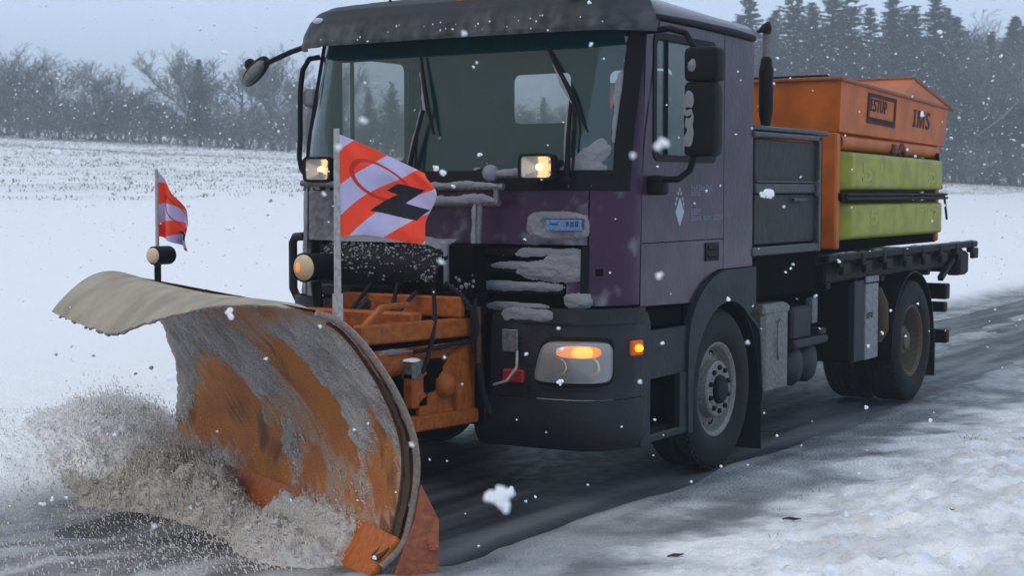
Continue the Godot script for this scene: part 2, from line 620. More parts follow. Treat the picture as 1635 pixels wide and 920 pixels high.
func ground() -> void:
	var gn := noise_tex(0.035, 6, Color.BLACK, Color.WHITE, 0, 1, 77, true, 7.0, 1024)
	var gm := vmat(0.62, gn, 0.9, 1.3)
	gm.roughness_texture = noise_tex(0.02, 5, Color(0.45, 0.45, 0.45), Color(1, 1, 1), 0.3, 0.6, 78)
	gm.roughness = 0.9
	var xs := steps([[-700, -150, 12], [-150, -40, 44], [-40, -10, 60], [-10, -3.4, 40], [-3.4, 4.2, 230], [4.2, 9, 40], [9, 60, 30], [60, 500, 8]])
	var zs := steps([[-900, -240, 12], [-240, -60, 50], [-60, -20, 70], [-20, -6, 100], [-6, 1.2, 130], [1.2, 5.2, 130], [5.2, 10, 40], [10, 60, 20], [60, 300, 6]])
	structure(put("ground", sheet(xs, zs, gh, gcol, gm), self))
	# wet asphalt of the cleared lane
	var rm := vmat(0.5, M.fine_n, 0.4, 0.03)
	rm.roughness_texture = noise_tex(0.03, 5, Color(0.78, 0.78, 0.78), Color(1, 1, 1), 0.25, 0.75, 72)
	rm.roughness = 0.72
	rm.metallic_specular = 0.40
	var rh := func(x: float, z: float) -> float: return -0.010 + 0.003 * nsoft.get_noise_2d(x * 0.8, z * 0.3)
	var rc := func(x: float, z: float) -> Color:
		var st := 0.75 * nsoft.get_noise_2d(x * 3.2, z * 0.22)
		var c := Color(0.024, 0.025, 0.028).lerp(Color(0.125, 0.127, 0.135), clampf(0.36 + st * 1.7, 0, 1))
		return c.lerp(Color(0.15, 0.175, 0.185), clampf((nsoft.get_noise_2d(x * 1.6 + 40.0, z * 0.5) - 0.05) * 2.2, 0, 1) * 0.45)
	structure(put("road", sheet(steps([[-1.7, 1.7, 90]]), steps([[-400, -60, 20], [-60, -12, 60], [-12, 4.2, 220]]), rh, rc, rm), self))
	# maize stubble poking through the snow of the upper field
	var g := Geo.new()
	for k in 5:
		var a := rng.randf() * TAU
		var b := Vector3(rng.randf_range(-0.12, 0.12), 0, rng.randf_range(-0.2, 0.2))
		var t := b + Vector3(rng.randf_range(-0.08, 0.08), rng.randf_range(0.06, 0.13), rng.randf_range(-0.08, 0.08))
		var w := Vector3(cos(a), 0, sin(a)) * 0.014
		g.flat()
		g.quad(b - w, b + w, t + w, t - w, Vector3(0.5, 0, 0.8))
	var stub := g.done(mat(c8(132, 126, 118), 0.9))
	var mm := MultiMesh.new()
	mm.transform_format = MultiMesh.TRANSFORM_3D
	mm.mesh = stub
	var xf: Array[Transform3D] = []
	var x := -28.5
	while x > -150.0:
		var z := -8.0 - 0.55 * absf(x + 28.0) * 0.4
		while z > -240.0:
			z -= rng.randf_range(0.25, 0.85)
			var keep: float = 0.55 + 1.2 * fbm(x * 2.0, z * 0.25, 40, 0.3)
			if rng.randf() < keep:
				var p := Vector3(x + rng.randf_range(-0.1, 0.1), 0, z)
				p.y = gh(p.x, p.z) - 0.04
				xf.append(Transform3D(Basis(Vector3.UP, rng.randf() * TAU).scaled(Vector3.ONE * rng.randf_range(0.6, 1.3)), p))
		x -= 0.8
	mm.instance_count = xf.size()
	for i in xf.size():
		mm.set_instance_transform(i, xf[i])
	var mi := MultiMeshInstance3D.new()
	mi.name = "crop_stubble"
	mi.multimesh = mm
	add_child(mi)
	tag(mi, "rows of crop stubble poking through snow on the rising field", "stubble")
	mi.set_meta("kind", "stuff")

# ---------------------------------------------------------------- trees
func bare_tree(sd: int) -> Array:
	var r := RandomNumberGenerator.new()
	r.seed = sd
	var tr := Geo.new()
	var cr := Geo.new()
	var H := 10.0
	var bark := Color(0.085, 0.082, 0.080)
	tr.col = bark
	cr.col = bark
	var lean := Vector3(r.randf_range(-0.6, 0.6), 0, r.randf_range(-0.6, 0.6))
	var top := H * r.randf_range(0.45, 0.6)
	var pts := []
	var rad := []
	for i in 6:
		var t := i / 5.0
		pts.append(Vector3(lean.x * t * t + 0.12 * sin(t * 5.0 + sd), top * t - 0.3 * (1 - t), lean.z * t * t))
		rad.append(0.19 * (1.0 - 0.55 * t) + (0.07 if i == 0 else 0.0))
	tr.tube(pts, rad, 7, false)
	var limbs := r.randi_range(10, 13)
	for k in limbs:
		var t := r.randf_range(0.35, 1.0) if k > 1 else 1.0
		var f := t * 5.0
		var i0 := mini(int(f), 4)
		var base: Vector3 = pts[i0].lerp(pts[i0 + 1], f - i0)
		var a := TAU * k / limbs + r.randf_range(-0.4, 0.4)
		var d := Vector3(cos(a), r.randf_range(0.7, 1.7), sin(a)).normalized()
		limb(cr, r, base, d, (H - base.y) * r.randf_range(0.55, 0.95) * (0.75 + 0.3 * d.y), 0.09 * (1.2 - 0.5 * t), 0)
	return [tr, cr]

func limb(g: Geo, r: RandomNumberGenerator, p: Vector3, d: Vector3, L: float, w: float, level: int) -> void:
	if level >= 2:
		g.col = Color(0.34, 0.35, 0.37) if r.randf() < 0.22 else Color(0.085, 0.082, 0.080)
	elif level == 1:
		g.col = Color(0.085, 0.082, 0.080)
	var pts := [p]
	var rad := [w]
	var n := 4 if level < 2 else 2
	var q := p
	for i in n:
		d = (d + Vector3(r.randf_range(-0.28, 0.28), r.randf_range(-0.05, 0.22), r.randf_range(-0.28, 0.28))).normalized()
		q += d * L / n
		pts.append(q)
		rad.append(w * (1.0 - 0.75 * (i + 1.0) / n))
	if level < 2:
		g.tube(pts, rad, 4 if level == 0 else 3, false)
	else:
		g.flat()
		var sdv := d.cross(Vector3(r.randf() - 0.5, r.randf() - 0.5, r.randf() - 0.5)).normalized() * w
		for i in n:
			g.quad(pts[i] - sdv, pts[i] + sdv, pts[i + 1] + sdv * 0.6, pts[i + 1] - sdv * 0.6, Vector3.UP)
	if level >= 3:
		return
	var kids: int = [9, 8, 7][level]
	for k in kids:
		var t := (k + 0.8) / kids * 0.85 + 0.15
		var f := t * n
		var i0 := mini(int(f), n - 1)
		var b: Vector3 = pts[i0].lerp(pts[i0 + 1], f - i0)
		var side := d.cross(Vector3(r.randf() - 0.5, r.randf() - 0.5, r.randf() - 0.5)).normalized()
		var nd := (d * r.randf_range(0.5, 1.0) + side * r.randf_range(0.5, 1.0) + Vector3.UP * 0.2).normalized()
		limb(g, r, b, nd, L * r.randf_range(0.32, 0.55) * (1.15 - 0.4 * t), maxf(w * 0.45, 0.013), level + 1)

func spruce(sd: int) -> Array:
	var r := RandomNumberGenerator.new()
	r.seed = sd
	var tr := Geo.new()
	var cr := Geo.new()
	var H := 20.0
	tr.col = Color(0.055, 0.05, 0.045)
	tr.tube([Vector3(0, -0.4, 0), Vector3(0, H * 0.5, 0), Vector3(0.05, H - 0.2, 0)], [0.26, 0.15, 0.02], 7, false)
	cr.flat()
	var y := H * r.randf_range(0.08, 0.2)
	while y < H - 0.15:
		var t := (H - y) / H
		var reach: float = pow(t, 0.7) * 4.0 * r.randf_range(0.8, 1.1) + 0.12
		var n := 6 + int(t * 6)
		var off := r.randf() * TAU
		for k in n:
			if r.randf() < 0.12:
				continue
			var a := off + TAU * k / n + r.randf_range(-0.25, 0.25)
			var L := reach * (r.randf_range(0.45, 1.0) if r.randf() < 0.75 else r.randf_range(1.0, 1.35))
			var d := Vector3(cos(a), 0, sin(a))
			var sd2 := Vector3(-sin(a), 0, cos(a))
			var rise := 0.35 - t * 0.75 + r.randf_range(-0.15, 0.15)
			var b := Vector3(0, y + r.randf_range(-0.28, 0.28) * (0.3 + t), 0)
			var segs := 3 if L > 1.0 else 2
			var c0 := b
			for s in segs:
				var f1 := (s + 1.0) / segs
				var c1 := b + d * L * f1 + Vector3.UP * (rise * L * f1 - 0.28 * L * f1 * f1 + 0.22 * L * pow(f1, 3.0))
				for w in 9:
					var u := r.randf()
					var pb := c0.lerp(c1, u)
					var s1: float = (1.0 if w % 2 == 0 else -1.0) * r.randf_range(0.14, 0.48) * (0.5 + 0.6 * L * (1.05 - f1 * 0.75))
					var tip := pb + sd2 * s1 + d * absf(s1) * 0.7 - Vector3.UP * r.randf_range(0.0, 0.35) * (0.4 + t)
					var wv := d * r.randf_range(0.12, 0.26)
					var snow := r.randf()
					cr.col = Color(0.032, 0.046, 0.040) if snow < 0.66 else (Color(0.10, 0.12, 0.12) if snow < 0.92 else Color(0.5, 0.52, 0.55))
					cr.tri(pb - wv, pb + wv, tip, Vector3.UP)
				cr.col = Color(0.03, 0.042, 0.036)
				cr.tri(c0 + Vector3.UP * 0.05, c1, c0 - Vector3.UP * 0.16 - sd2 * 0.05, sd2)
				c0 = c1
		y += 0.17 + 0.20 * t
	cr.tri(Vector3(-0.05, H - 0.7, 0), Vector3(0.05, H - 0.7, 0), Vector3(0, H + 0.2, 0), Vector3.BACK)
	return [tr, cr]

# where a line of sight px (in a 1635-wide frame) meets depth Z on the ground: used only to lay trees along the field edge
func field_edge(u: float, Z: float) -> Vector3:
	var p := Vector3(5.335, 0, 9.106) + Vector3(0.849, 0, -0.529) * u * Z + Vector3(-0.529, 0, -0.849) * Z
	p.y = gh(p.x, p.z)
	return p

func trees() -> void:
	var bm := vmat(0.95)
	var protos := {"bare": [], "spruce": []}
	for i in 5:
		var b := bare_tree(100 + i * 7)
		protos.bare.append([b[0].done(bm), b[1].done(bm)])
	for i in 5:
		var b := spruce(300 + i * 11)
		protos.spruce.append([b[0].done(bm), b[1].done(bm)])
	var plans := []
	var r := RandomNumberGenerator.new()
	r.seed = 41
	# the bare wood on the left: [u, height, depth, kind]
	var u := -0.42
	while u < -0.125:
		var hh := 9.1 + 1.4 * sin(u * 31.0) + r.randf_range(-1.6, 1.2)
		if u > -0.245 and u < -0.222:
			hh *= 0.75
		plans.append([u, hh, 170.0 + r.randf_range(0, 8), "bare"])
		plans.append([u + 0.011, hh * r.randf_range(0.5, 0.75), 184.0 + r.randf_range(0, 8), "bare"])
		u += r.randf_range(0.018, 0.028)
	plans.append([-0.208, 10.1, 169.0, "bare"])
	plans.append([-0.199, 9.4, 168.0, "spruce"])
	# the mixed strip behind the cab
	u = -0.12
	while u < 0.14:
		plans.append([u, r.randf_range(6.4, 8.2) + sm(0.09, 0.15, u) * 8.0 + sm(-0.07, -0.12, u) * 1.5, 172.0 + r.randf_range(0, 14), "spruce" if r.randf() < 0.55 else "bare"])
		u += r.randf_range(0.010, 0.016)
	# tall spruce wood on the right
	for s in [[0.150, 20.5], [0.164, 17.0], [0.178, 20.8], [0.190, 18.8], [0.203, 21.0], [0.214, 20.4], [0.2265, 19.0], [0.241, 20.6], [0.255, 19.2], [0.268, 20.5], [0.281, 18.2]]:
		plans.append([s[0], s[1], 172.0 + r.randf_range(-3, 3), "spruce"])
	u = 0.145
	while u < 0.40:
		plans.append([u, r.randf_range(15.5, 20.5), 182.0 + r.randf_range(0, 14), "spruce" if u < 0.29 else ("spruce" if r.randf() < 0.45 else "bare")])
		u += r.randf_range(0.0075, 0.0125)
	u = 0.285
	while u < 0.43:
		plans.append([u, r.randf_range(15.5, 19.5), 178.0 + r.randf_range(0, 10), "spruce"])
		u += r.randf_range(0.008, 0.013)
	u = 0.287
	while u < 0.42:
		plans.append([u, r.randf_range(16.0, 20.5), 170.0 + r.randf_range(0, 8), "bare" if r.randf() < 0.75 else "spruce"])
		u += r.randf_range(0.013, 0.020)
	plans.sort_custom(func(a, b): return a[0] < b[0])
	var n_of := {"bare": 0, "spruce": 0}
	for p in plans:
		n_of[p[3]] += 1
		var k: int = n_of[p[3]]
		var pr: Array = protos[p[3]][k % 5]
		var at := field_edge(p[0], p[2])
		var bare: bool = p[3] == "bare"
		var o := thing("bare_tree" if bare else "spruce_tree", "", "tree", at, "bare trees along the far field edge" if bare else "snow dusted spruces along the far field edge")
		var side: String = "left of the truck" if p[0] < -0.13 else ("behind the cab" if p[0] < 0.14 else "right of the cab")
		var look: String = ("tall" if p[1] > (9.0 if p[0] < -0.13 else 15.0) else "low") + (" leafless tree" if bare else " snowy spruce")
		tag(o, "%s at field edge %s, %s of its kind from left" % [look, side, ordinal(k)], "tree", o.get_meta("group"))
		put("trunk", pr[0], o)
		put("crown", pr[1], o)
		o.rotation.y = r.randf() * TAU
		var s: float = p[1] / (10.0 if bare else 20.0)
		var wide := r.randf_range(1.15, 1.5) if bare else r.randf_range(1.05, 1.35)
		o.scale = Vector3(s * wide, s, s * wide)
	# brush along the foot of the wood, one mass
	var g := Geo.new()
	g.col = Color(0.10, 0.098, 0.098)
	var bush := RandomNumberGenerator.new()
	bush.seed = 5
	for k in 14:
		var a := bush.randf() * TAU
		limb(g, bush, Vector3(bush.randf_range(-0.5, 0.5), -0.1, bush.randf_range(-0.5, 0.5)), Vector3(cos(a) * 0.6, 1.0, sin(a) * 0.6).normalized(), bush.randf_range(1.6, 3.0), 0.03, 1)
	var mm := MultiMesh.new()
	mm.transform_format = MultiMesh.TRANSFORM_3D
	mm.mesh = g.done(bm)
	var xf: Array[Transform3D] = []
	for i in 170:
		var uu := -0.44 + 0.88 * i / 170.0
		var Z := bush.randf_range(166.0, 196.0)
		var s := bush.randf_range(0.8, 1.7)
		xf.append(Transform3D(Basis(Vector3.UP, bush.randf() * TAU).scaled(Vector3(s * 1.3, s, s * 1.3)), field_edge(uu, Z)))
	mm.instance_count = xf.size()
	for i in xf.size():
		mm.set_instance_transform(i, xf[i])
	var mi := MultiMeshInstance3D.new()
	mi.name = "undergrowth"
	mi.multimesh = mm
	add_child(mi)
	tag(mi, "tangled leafless brush along the foot of the distant wood", "undergrowth")
	mi.set_meta("kind", "stuff")

# ---------------------------------------------------------------- truck: x right in the photograph, y up, z forward
func zf(y: float) -> float:
	var ks := [[0.28, 1.44], [0.45, 1.48], [0.85, 1.48], [1.1, 1.45], [1.78, 1.42], [2.1, 1.38], [2.7, 1.22], [3.2, 1.06]]
	for i in ks.size() - 1:
		if y <= ks[i + 1][0]:
			return lerpf(ks[i][1], ks[i + 1][1], clampf((y - ks[i][0]) / (ks[i + 1][0] - ks[i][0]), 0, 1))
	return ks[-1][1]

# the nose of the cab: u is metres along its plan from the middle, off metres outward
func F(u: float, y: float, off := 0.0) -> Vector3:
	var s := signf(u)
	var a := absf(u)
	var R := 0.32
	var x: float
	var z: float
	var n: Vector2
	if a <= 0.87:
		x = a
		z = zf(y) - 0.03 * pow(a / 0.87, 2.0)
		n = Vector2(0.07 * a, 1).normalized()
	elif a <= 0.87 + R * PI / 2:
		var g := (a - 0.87) / R
		x = 0.87 + R * sin(g)
		z = zf(y) - 0.03 - R + R * cos(g)
		n = Vector2(sin(g), cos(g))
	else:
		x = 1.19
		z = zf(y) - 0.03 - R - (a - 0.87 - R * PI / 2)
		n = Vector2(1, 0)
	return Vector3(s * (x + n.x * off), y, z + n.y * off)

func nose(u0: float, u1: float, y0: float, y1: float, off := 0.0, thick := 0.03, nu := 20, nv := 6, colf = null) -> Geo:
	var g := Geo.new()
	var rows := []
	var cols := []
	for i in nv + 1:
		var r := []
		var c := []
		for j in nu + 1:
			var p := F(lerpf(u0, u1, float(j) / nu), lerpf(y0, y1, float(i) / nv), off)
			if colf:
				var q: Array = colf.call(p)
				c.append(q[0])
				p += Vector3(0, 0, 1) * q[1]
			r.append(p)
		rows.append(r)
		if colf:
			cols.append(c)
	g.grid(rows, Vector3(signf(u0 + u1) * (0.0 if absf(u0 + u1) < 1.5 else 0.7), 0, 1), cols, thick)
	return g

# frozen slush caked on paint: colour and thickness from where it lies
func caked(base: Color, amount: Callable) -> Callable:
	return func(p: Vector3) -> Array:
		var a: float = amount.call(p)
		var n := fbm(p.x, p.y, p.z, 3.0) + 0.5 * fbm(p.x, p.y, p.z + 7.0, 9.0)
		var k := clampf((a + n * 1.0 - 0.34) * 1.6, 0, 1) * clampf(0.66 + n * 0.5 + 0.6 * fbm(p.x, p.y, p.z + 3.0, 22.0), 0.2, 1.0)
		return [base.lerp(Color(0.21, 0.21, 0.22), k), 0.010 * k * (0.6 + n)]

func side_xf(x: float, s := 1.0) -> Transform3D:
	# slab polygons given as (z, y); thickness grows towards +x (s = 1) or -x
	return bundle(Vector3(0, 0, 1), Vector3(0, 1, 0), Vector3(s, 0, 0), Vector3(x, 0, 0))

func poly(a: Array) -> PackedVector2Array:
	var p := PackedVector2Array()
	for q in a:
		p.append(Vector2(q[0], q[1]))
	return p

func rpoly(x0: float, y0: float, x1: float, y1: float, r: float, n := 4) -> PackedVector2Array:
	var p := PackedVector2Array()
	var cs := [[x1 - r, y0 + r, -PI / 2], [x1 - r, y1 - r, 0.0], [x0 + r, y1 - r, PI / 2], [x0 + r, y0 + r, PI]]
	for c in cs:
		for k in n + 1:
			var a: float = c[2] + PI / 2 * k / n
			p.append(Vector2(c[0] + cos(a) * r, c[1] + sin(a) * r))
	return p

# a lumpy ridge of snow along a line
func snow_ridge(g: Geo, a: Vector3, b: Vector3, w: float, h: float, up := Vector3.UP, bite := 0.5, sd := 0.0) -> void:
	var n := maxi(8, int((b - a).length() / 0.012))
	var d := (b - a).normalized()
	var side := d.cross(up).normalized()
	var rows := []
	for i in n + 1:
		var t := float(i) / n
		var p := a.lerp(b, t)
		var k: float = clampf(0.8 + bite * 2.2 * fbm(p.x + sd, p.y, p.z, 3.0), 0.12, 1.5) * (sm(0, 0.06, t) * sm(1, 0.94, t) * 0.9 + 0.1)
		var r := []
		for j in 9:
			var ang := PI * j / 8.0
			var q := p + side * cos(ang) * w * (0.6 + 0.4 * k) + up * (sin(ang) * h * k)
			var nn := 1.0 + 0.5 * fbm(q.x, q.y + sd, q.z, 9.0) + 0.35 * fbm(q.x, q.y + sd, q.z, 26.0)
			q = p + (q - p) * nn
			r.append(q)
		rows.append(r)
	g.grid(rows, up)

# ragged wind-packed snow on the nose: only where the mask is above nought
func crust_patch(g: Geo, u0: float, u1: float, y0: float, y1: float, off: float, thick: float, mask = null, sd := 0.0) -> void:
	var nu := maxi(6, int(absf(u1 - u0) / 0.0045))
	var nv := maxi(6, int((y1 - y0) / 0.0045))
	g.smooth()
	var pt := []
	var mk := []
	for i in nv + 1:
		var r := []
		var m := []
		for j in nu + 1:
			var a := float(j) / nu
			var c := float(i) / nv
			var u := lerpf(u0, u1, a)
			var y := lerpf(y0, y1, c)
			var e: float = mask.call(u, y) if mask != null else 0.5 - pow(absf(a * 2.0 - 1.0), 4.0) * 0.8 - pow(absf(c * 2.0 - 1.0), 2.0) * 0.75
			var k := e + 0.8 * fbm(u * 0.6, y * 1.5, sd, 2.2) + 0.35 * fbm(u * 0.6, y * 1.5, sd + 4.0, 6.0) + 0.10 * fbm(u, y, sd + 9.0, 18.0)
			m.append(k)
			r.append(F(u, y, off - 0.006 + thick * 0.65 * sm(-0.1, 0.7, k) * (0.8 + 0.5 * fbm(u * 0.6, y, sd + 8.0, 9.0) + 0.25 * fbm(u, y, sd + 5.0, 26.0))))
		pt.append(r)
		mk.append(m)
	for i in nv:
		for j in nu:
			if maxf(maxf(mk[i][j], mk[i + 1][j]), maxf(mk[i][j + 1], mk[i + 1][j + 1])) > 0.02:
				g.quad(pt[i][j], pt[i][j + 1], pt[i + 1][j + 1], pt[i + 1][j], Vector3(pt[i][j].x * 0.3, 0, 1))

func wheel(t: Node3D, at: Vector3, s: float, front: bool, called := "wheel") -> void:
	var w := Node3D.new()
	w.name = called
	t.add_child(w, true)
	w.position = at
	# local y of the lathe points outward
	var xf := bundle(Vector3(0, 0, -s), Vector3(s, 0, 0), Vector3(0, 1, 0), Vector3.ZERO)
	var g := Geo.new()
	var prof := [Vector2(0.30, -0.28), Vector2(0.36, -0.30), Vector2(0.44, -0.29), Vector2(0.492, -0.27), Vector2(0.508, -0.24)]
	for k in 5:
		var y := -0.23 + k * 0.046
		prof.append_array([Vector2(0.512, y), Vector2(0.512, y + 0.036), Vector2(0.498, y + 0.039), Vector2(0.498, y + 0.044)])
	prof.append_array([Vector2(0.508, -0.01), Vector2(0.494, 0.012), Vector2(0.455, 0.028), Vector2(0.44, 0.030), Vector2(0.43, 0.034), Vector2(0.37, 0.034), Vector2(0.33, 0.022), Vector2(0.300, -0.002)])
	g.lathe(xf, prof, 56)
	for k in 56:   # shoulder lugs
		var a := TAU * k / 56
		var n := xf.basis * Vector3(cos(a), 0, sin(a))
		g.box(Transform3D(Basis(n, Vector3(s, 0, 0), n.cross(Vector3(s, 0, 0))), n * 0.503 + Vector3(-s * 0.03, 0, 0)), Vector3(0.022, 0.062, 0.032), 0.004)
	part("tyre", g, M.rubber, w)
	g = Geo.new()
	var rm: Material = M.rim if front else M.rim_dirty
	if front:
		g.lathe(xf, [Vector2(0.0, 0.050), Vector2(0.085, 0.050), Vector2(0.092, 0.02), Vector2(0.10, 0.018), Vector2(0.172, 0.018), Vector2(0.182, 0.008), Vector2(0.186, -0.05), Vector2(0.195, -0.062), Vector2(0.252, -0.075), Vector2(0.262, -0.06), Vector2(0.275, -0.012), Vector2(0.292, 0.004), Vector2(0.303, 0.004), Vector2(0.306, -0.012)].map(func(v): return v).duplicate() if false else [Vector2(0.306, -0.012), Vector2(0.303, 0.004), Vector2(0.292, 0.004), Vector2(0.275, -0.012), Vector2(0.262, -0.06), Vector2(0.252, -0.075), Vector2(0.195, -0.062), Vector2(0.186, -0.05), Vector2(0.182, 0.008), Vector2(0.172, 0.018), Vector2(0.10, 0.018), Vector2(0.0, 0.018)], 40, true)
	else:
		g.lathe(xf, [Vector2(0.306, -0.012), Vector2(0.303, 0.006), Vector2(0.290, 0.006), Vector2(0.278, -0.02), Vector2(0.270, -0.12), Vector2(0.262, -0.17), Vector2(0.19, -0.19), Vector2(0.0, -0.19)], 40, true)
	part("rim", g, rm, w)
	g = Geo.new()
	if front:
		g.lathe(xf, [Vector2(0.094, 0.018), Vector2(0.090, 0.040), Vector2(0.075, 0.052), Vector2(0.03, 0.056), Vector2(0.0, 0.056)], 24, true)
	else:
		g.lathe(xf, [Vector2(0.135, -0.19), Vector2(0.130, -0.09), Vector2(0.11, -0.06), Vector2(0.085, -0.055), Vector2(0.075, -0.03), Vector2(0.0, -0.03)], 24, true)
	part("hub", g, M.black if front else rm, w)
	var gh_ := Geo.new()
	var gb := Geo.new()
	var br: float = 0.140 if front else 0.165
	var by: float = 0.018 if front else -0.19
	for k in 10:
		var a := TAU * (k + 0.5) / 10
		var dv := Vector3(cos(a), 0, sin(a))
		var bxf := xf * Transform3D(Basis(), dv * br + Vector3(0, by, 0))
		gb.lathe(bxf, [Vector2(0.019, -0.002), Vector2(0.018, 0.012), Vector2(0.011, 0.020), Vector2(0.0, 0.020)], 6, true)
		var a2 := TAU * k / 10
		var hv := Vector3(cos(a2), 0, sin(a2))
		var hr := 0.226 if front else 0.228
		var hb := Basis(hv.cross(Vector3.UP), Vector3.UP, hv)
		gh_.lathe(xf * Transform3D(hb, hv * hr + Vector3(0, -0.071 if front else -0.182, 0)), [Vector2(0.036, -0.004), Vector2(0.035, 0.004), Vector2(0.031, 0.005), Vector2(0.029, -0.001), Vector2(0.0, -0.002)], 12, true, 0.72)
	part("wheel_bolts", gb, M.black if front else M.brown, w)
	part("vent_holes", gh_, M.deep, w)

func work_lamp(t: Node3D, at: Vector3, w: float, h: float, yaw: float, lit: float) -> void:
	var o := Node3D.new()
	o.name = "work_lamp"
	t.add_child(o, true)
	o.position = at
	o.rotation.y = yaw
	var g := Geo.new()
	# hollow rounded housing, tapering behind
	var x0 := Transform3D()
	g.slab(Transform3D(Basis(), Vector3(0, 0, -0.03)), rpoly(-w / 2, -h / 2, w / 2, h / 2, 0.03), 0.05, rpoly(-w / 2 + 0.014, -h / 2 + 0.014, w / 2 - 0.014, h / 2 - 0.014, 0.022))
	g.bx(Vector3(0, 0, -0.07), Vector3(w * 0.92, h * 0.9, 0.03), 0.012)
	g.bx(Vector3(0, 0, -0.105), Vector3(w * 0.7, h * 0.65, 0.05), 0.015)
	g.tube([Vector3(0, -h / 2 - 0.05, -0.06), Vector3(0, -h / 2 + 0.03, -0.06)], 0.016, 8)
	part("housing", g, M.black, o)
	g = Geo.new()
	var rows := []
	for i in 9:
		var r := []
		for j in 13:
			var u := j / 6.0 - 1.0
			var v := i / 4.0 - 1.0
			r.append(Vector3(u * (w / 2 - 0.016), v * (h / 2 - 0.016), -0.05 + 0.05 * pow(maxf(absf(u), absf(v)), 2.0) + 0.004 * ((i + j) % 2)))
		rows.append(r)
	g.grid(rows, Vector3(0, 0, 1))
	part("reflector", g, M.reflector, o)
	g = Geo.new()
	g.ball(Vector3(0.008, 0, -0.022), Vector3(0.026, 0.020, 0.018))
	part("bulb", g, M.lens_warm, o)
	g = Geo.new()
	g.slab(Transform3D(Basis(), Vector3(0, 0, 0.008)), rpoly(-w / 2 + 0.013, -h / 2 + 0.013, w / 2 - 0.013, h / 2 - 0.013, 0.02), 0.004)
	for k in 5:
		g.bx(Vector3(lerpf(-w / 2 + 0.03, w / 2 - 0.03, k / 4.0), 0, 0.013), Vector3(0.004, h - 0.05, 0.003), 0.001)
	part("lens", g, M.clear, o)
	var l := SpotLight3D.new()
	l.name = "lamp_light"
	l.position = Vector3(0, 0, 0.03)
	l.rotation.y = PI
	l.light_energy = lit
	l.light_color = Color(1.0, 0.85, 0.6)
	l.light_size = 0.05
	l.spot_angle = 45
	l.spot_range = 20
	l.spot_attenuation = 2
	l.shadow_enabled = true
	o.add_child(l)

func glyph(g: Geo, at: Vector3, w: float, h: float, r: RandomNumberGenerator, dx := Vector3(0, 0, -1), n := Vector3(1, 0, 0), st := 0.22) -> void:
	# one worn, unreadable character: a stem and two or three bars
	var b := Basis(dx, Vector3.UP, n)
	var s := w * st
	g.box(Transform3D(b, at + dx * s * 0.5), Vector3(s, h, 0.003), 0)
	var k := r.randi_range(0, 3)
	if k != 0:
		g.box(Transform3D(b, at + dx * w * 0.5 + Vector3.UP * (h * 0.5 - s * 0.5) - n * 0.0006), Vector3(w * 0.98, s, 0.003), 0)
	if k != 1:
		g.box(Transform3D(b, at + dx * w * 0.5 - Vector3.UP * (h * 0.5 - s * 0.5) - n * 0.0004), Vector3(w * 0.96, s, 0.003), 0)
	if k > 1:
		g.box(Transform3D(b, at + dx * (w - s * 0.5) - n * 0.0009), Vector3(s, h * 0.97, 0.003), 0)
	else:
		g.box(Transform3D(b, at + dx * w * 0.5 - n * 0.0012), Vector3(w * 0.9, s, 0.003), 0)

func text(called: String, s: String, h: float, depth: float, m: Material, parent: Node, xf: Transform3D, squeeze := 1.0) -> MeshInstance3D:
	var t := TextMesh.new()
	var f := SystemFont.new()
	f.font_names = PackedStringArray(["Droid Sans"])
	f.font_weight = 700
	t.font = f
	t.text = s
	t.font_size = 32
	t.pixel_size = h / 23.0
	t.depth = depth
	t.curve_step = 4.0
	t.material = m
	var o := MeshInstance3D.new()
	o.mesh = t
	o.name = called
	parent.add_child(o, true)
	o.transform = xf * Transform3D(Basis.from_scale(Vector3(squeeze, 1, 1)), Vector3.ZERO)
	return o

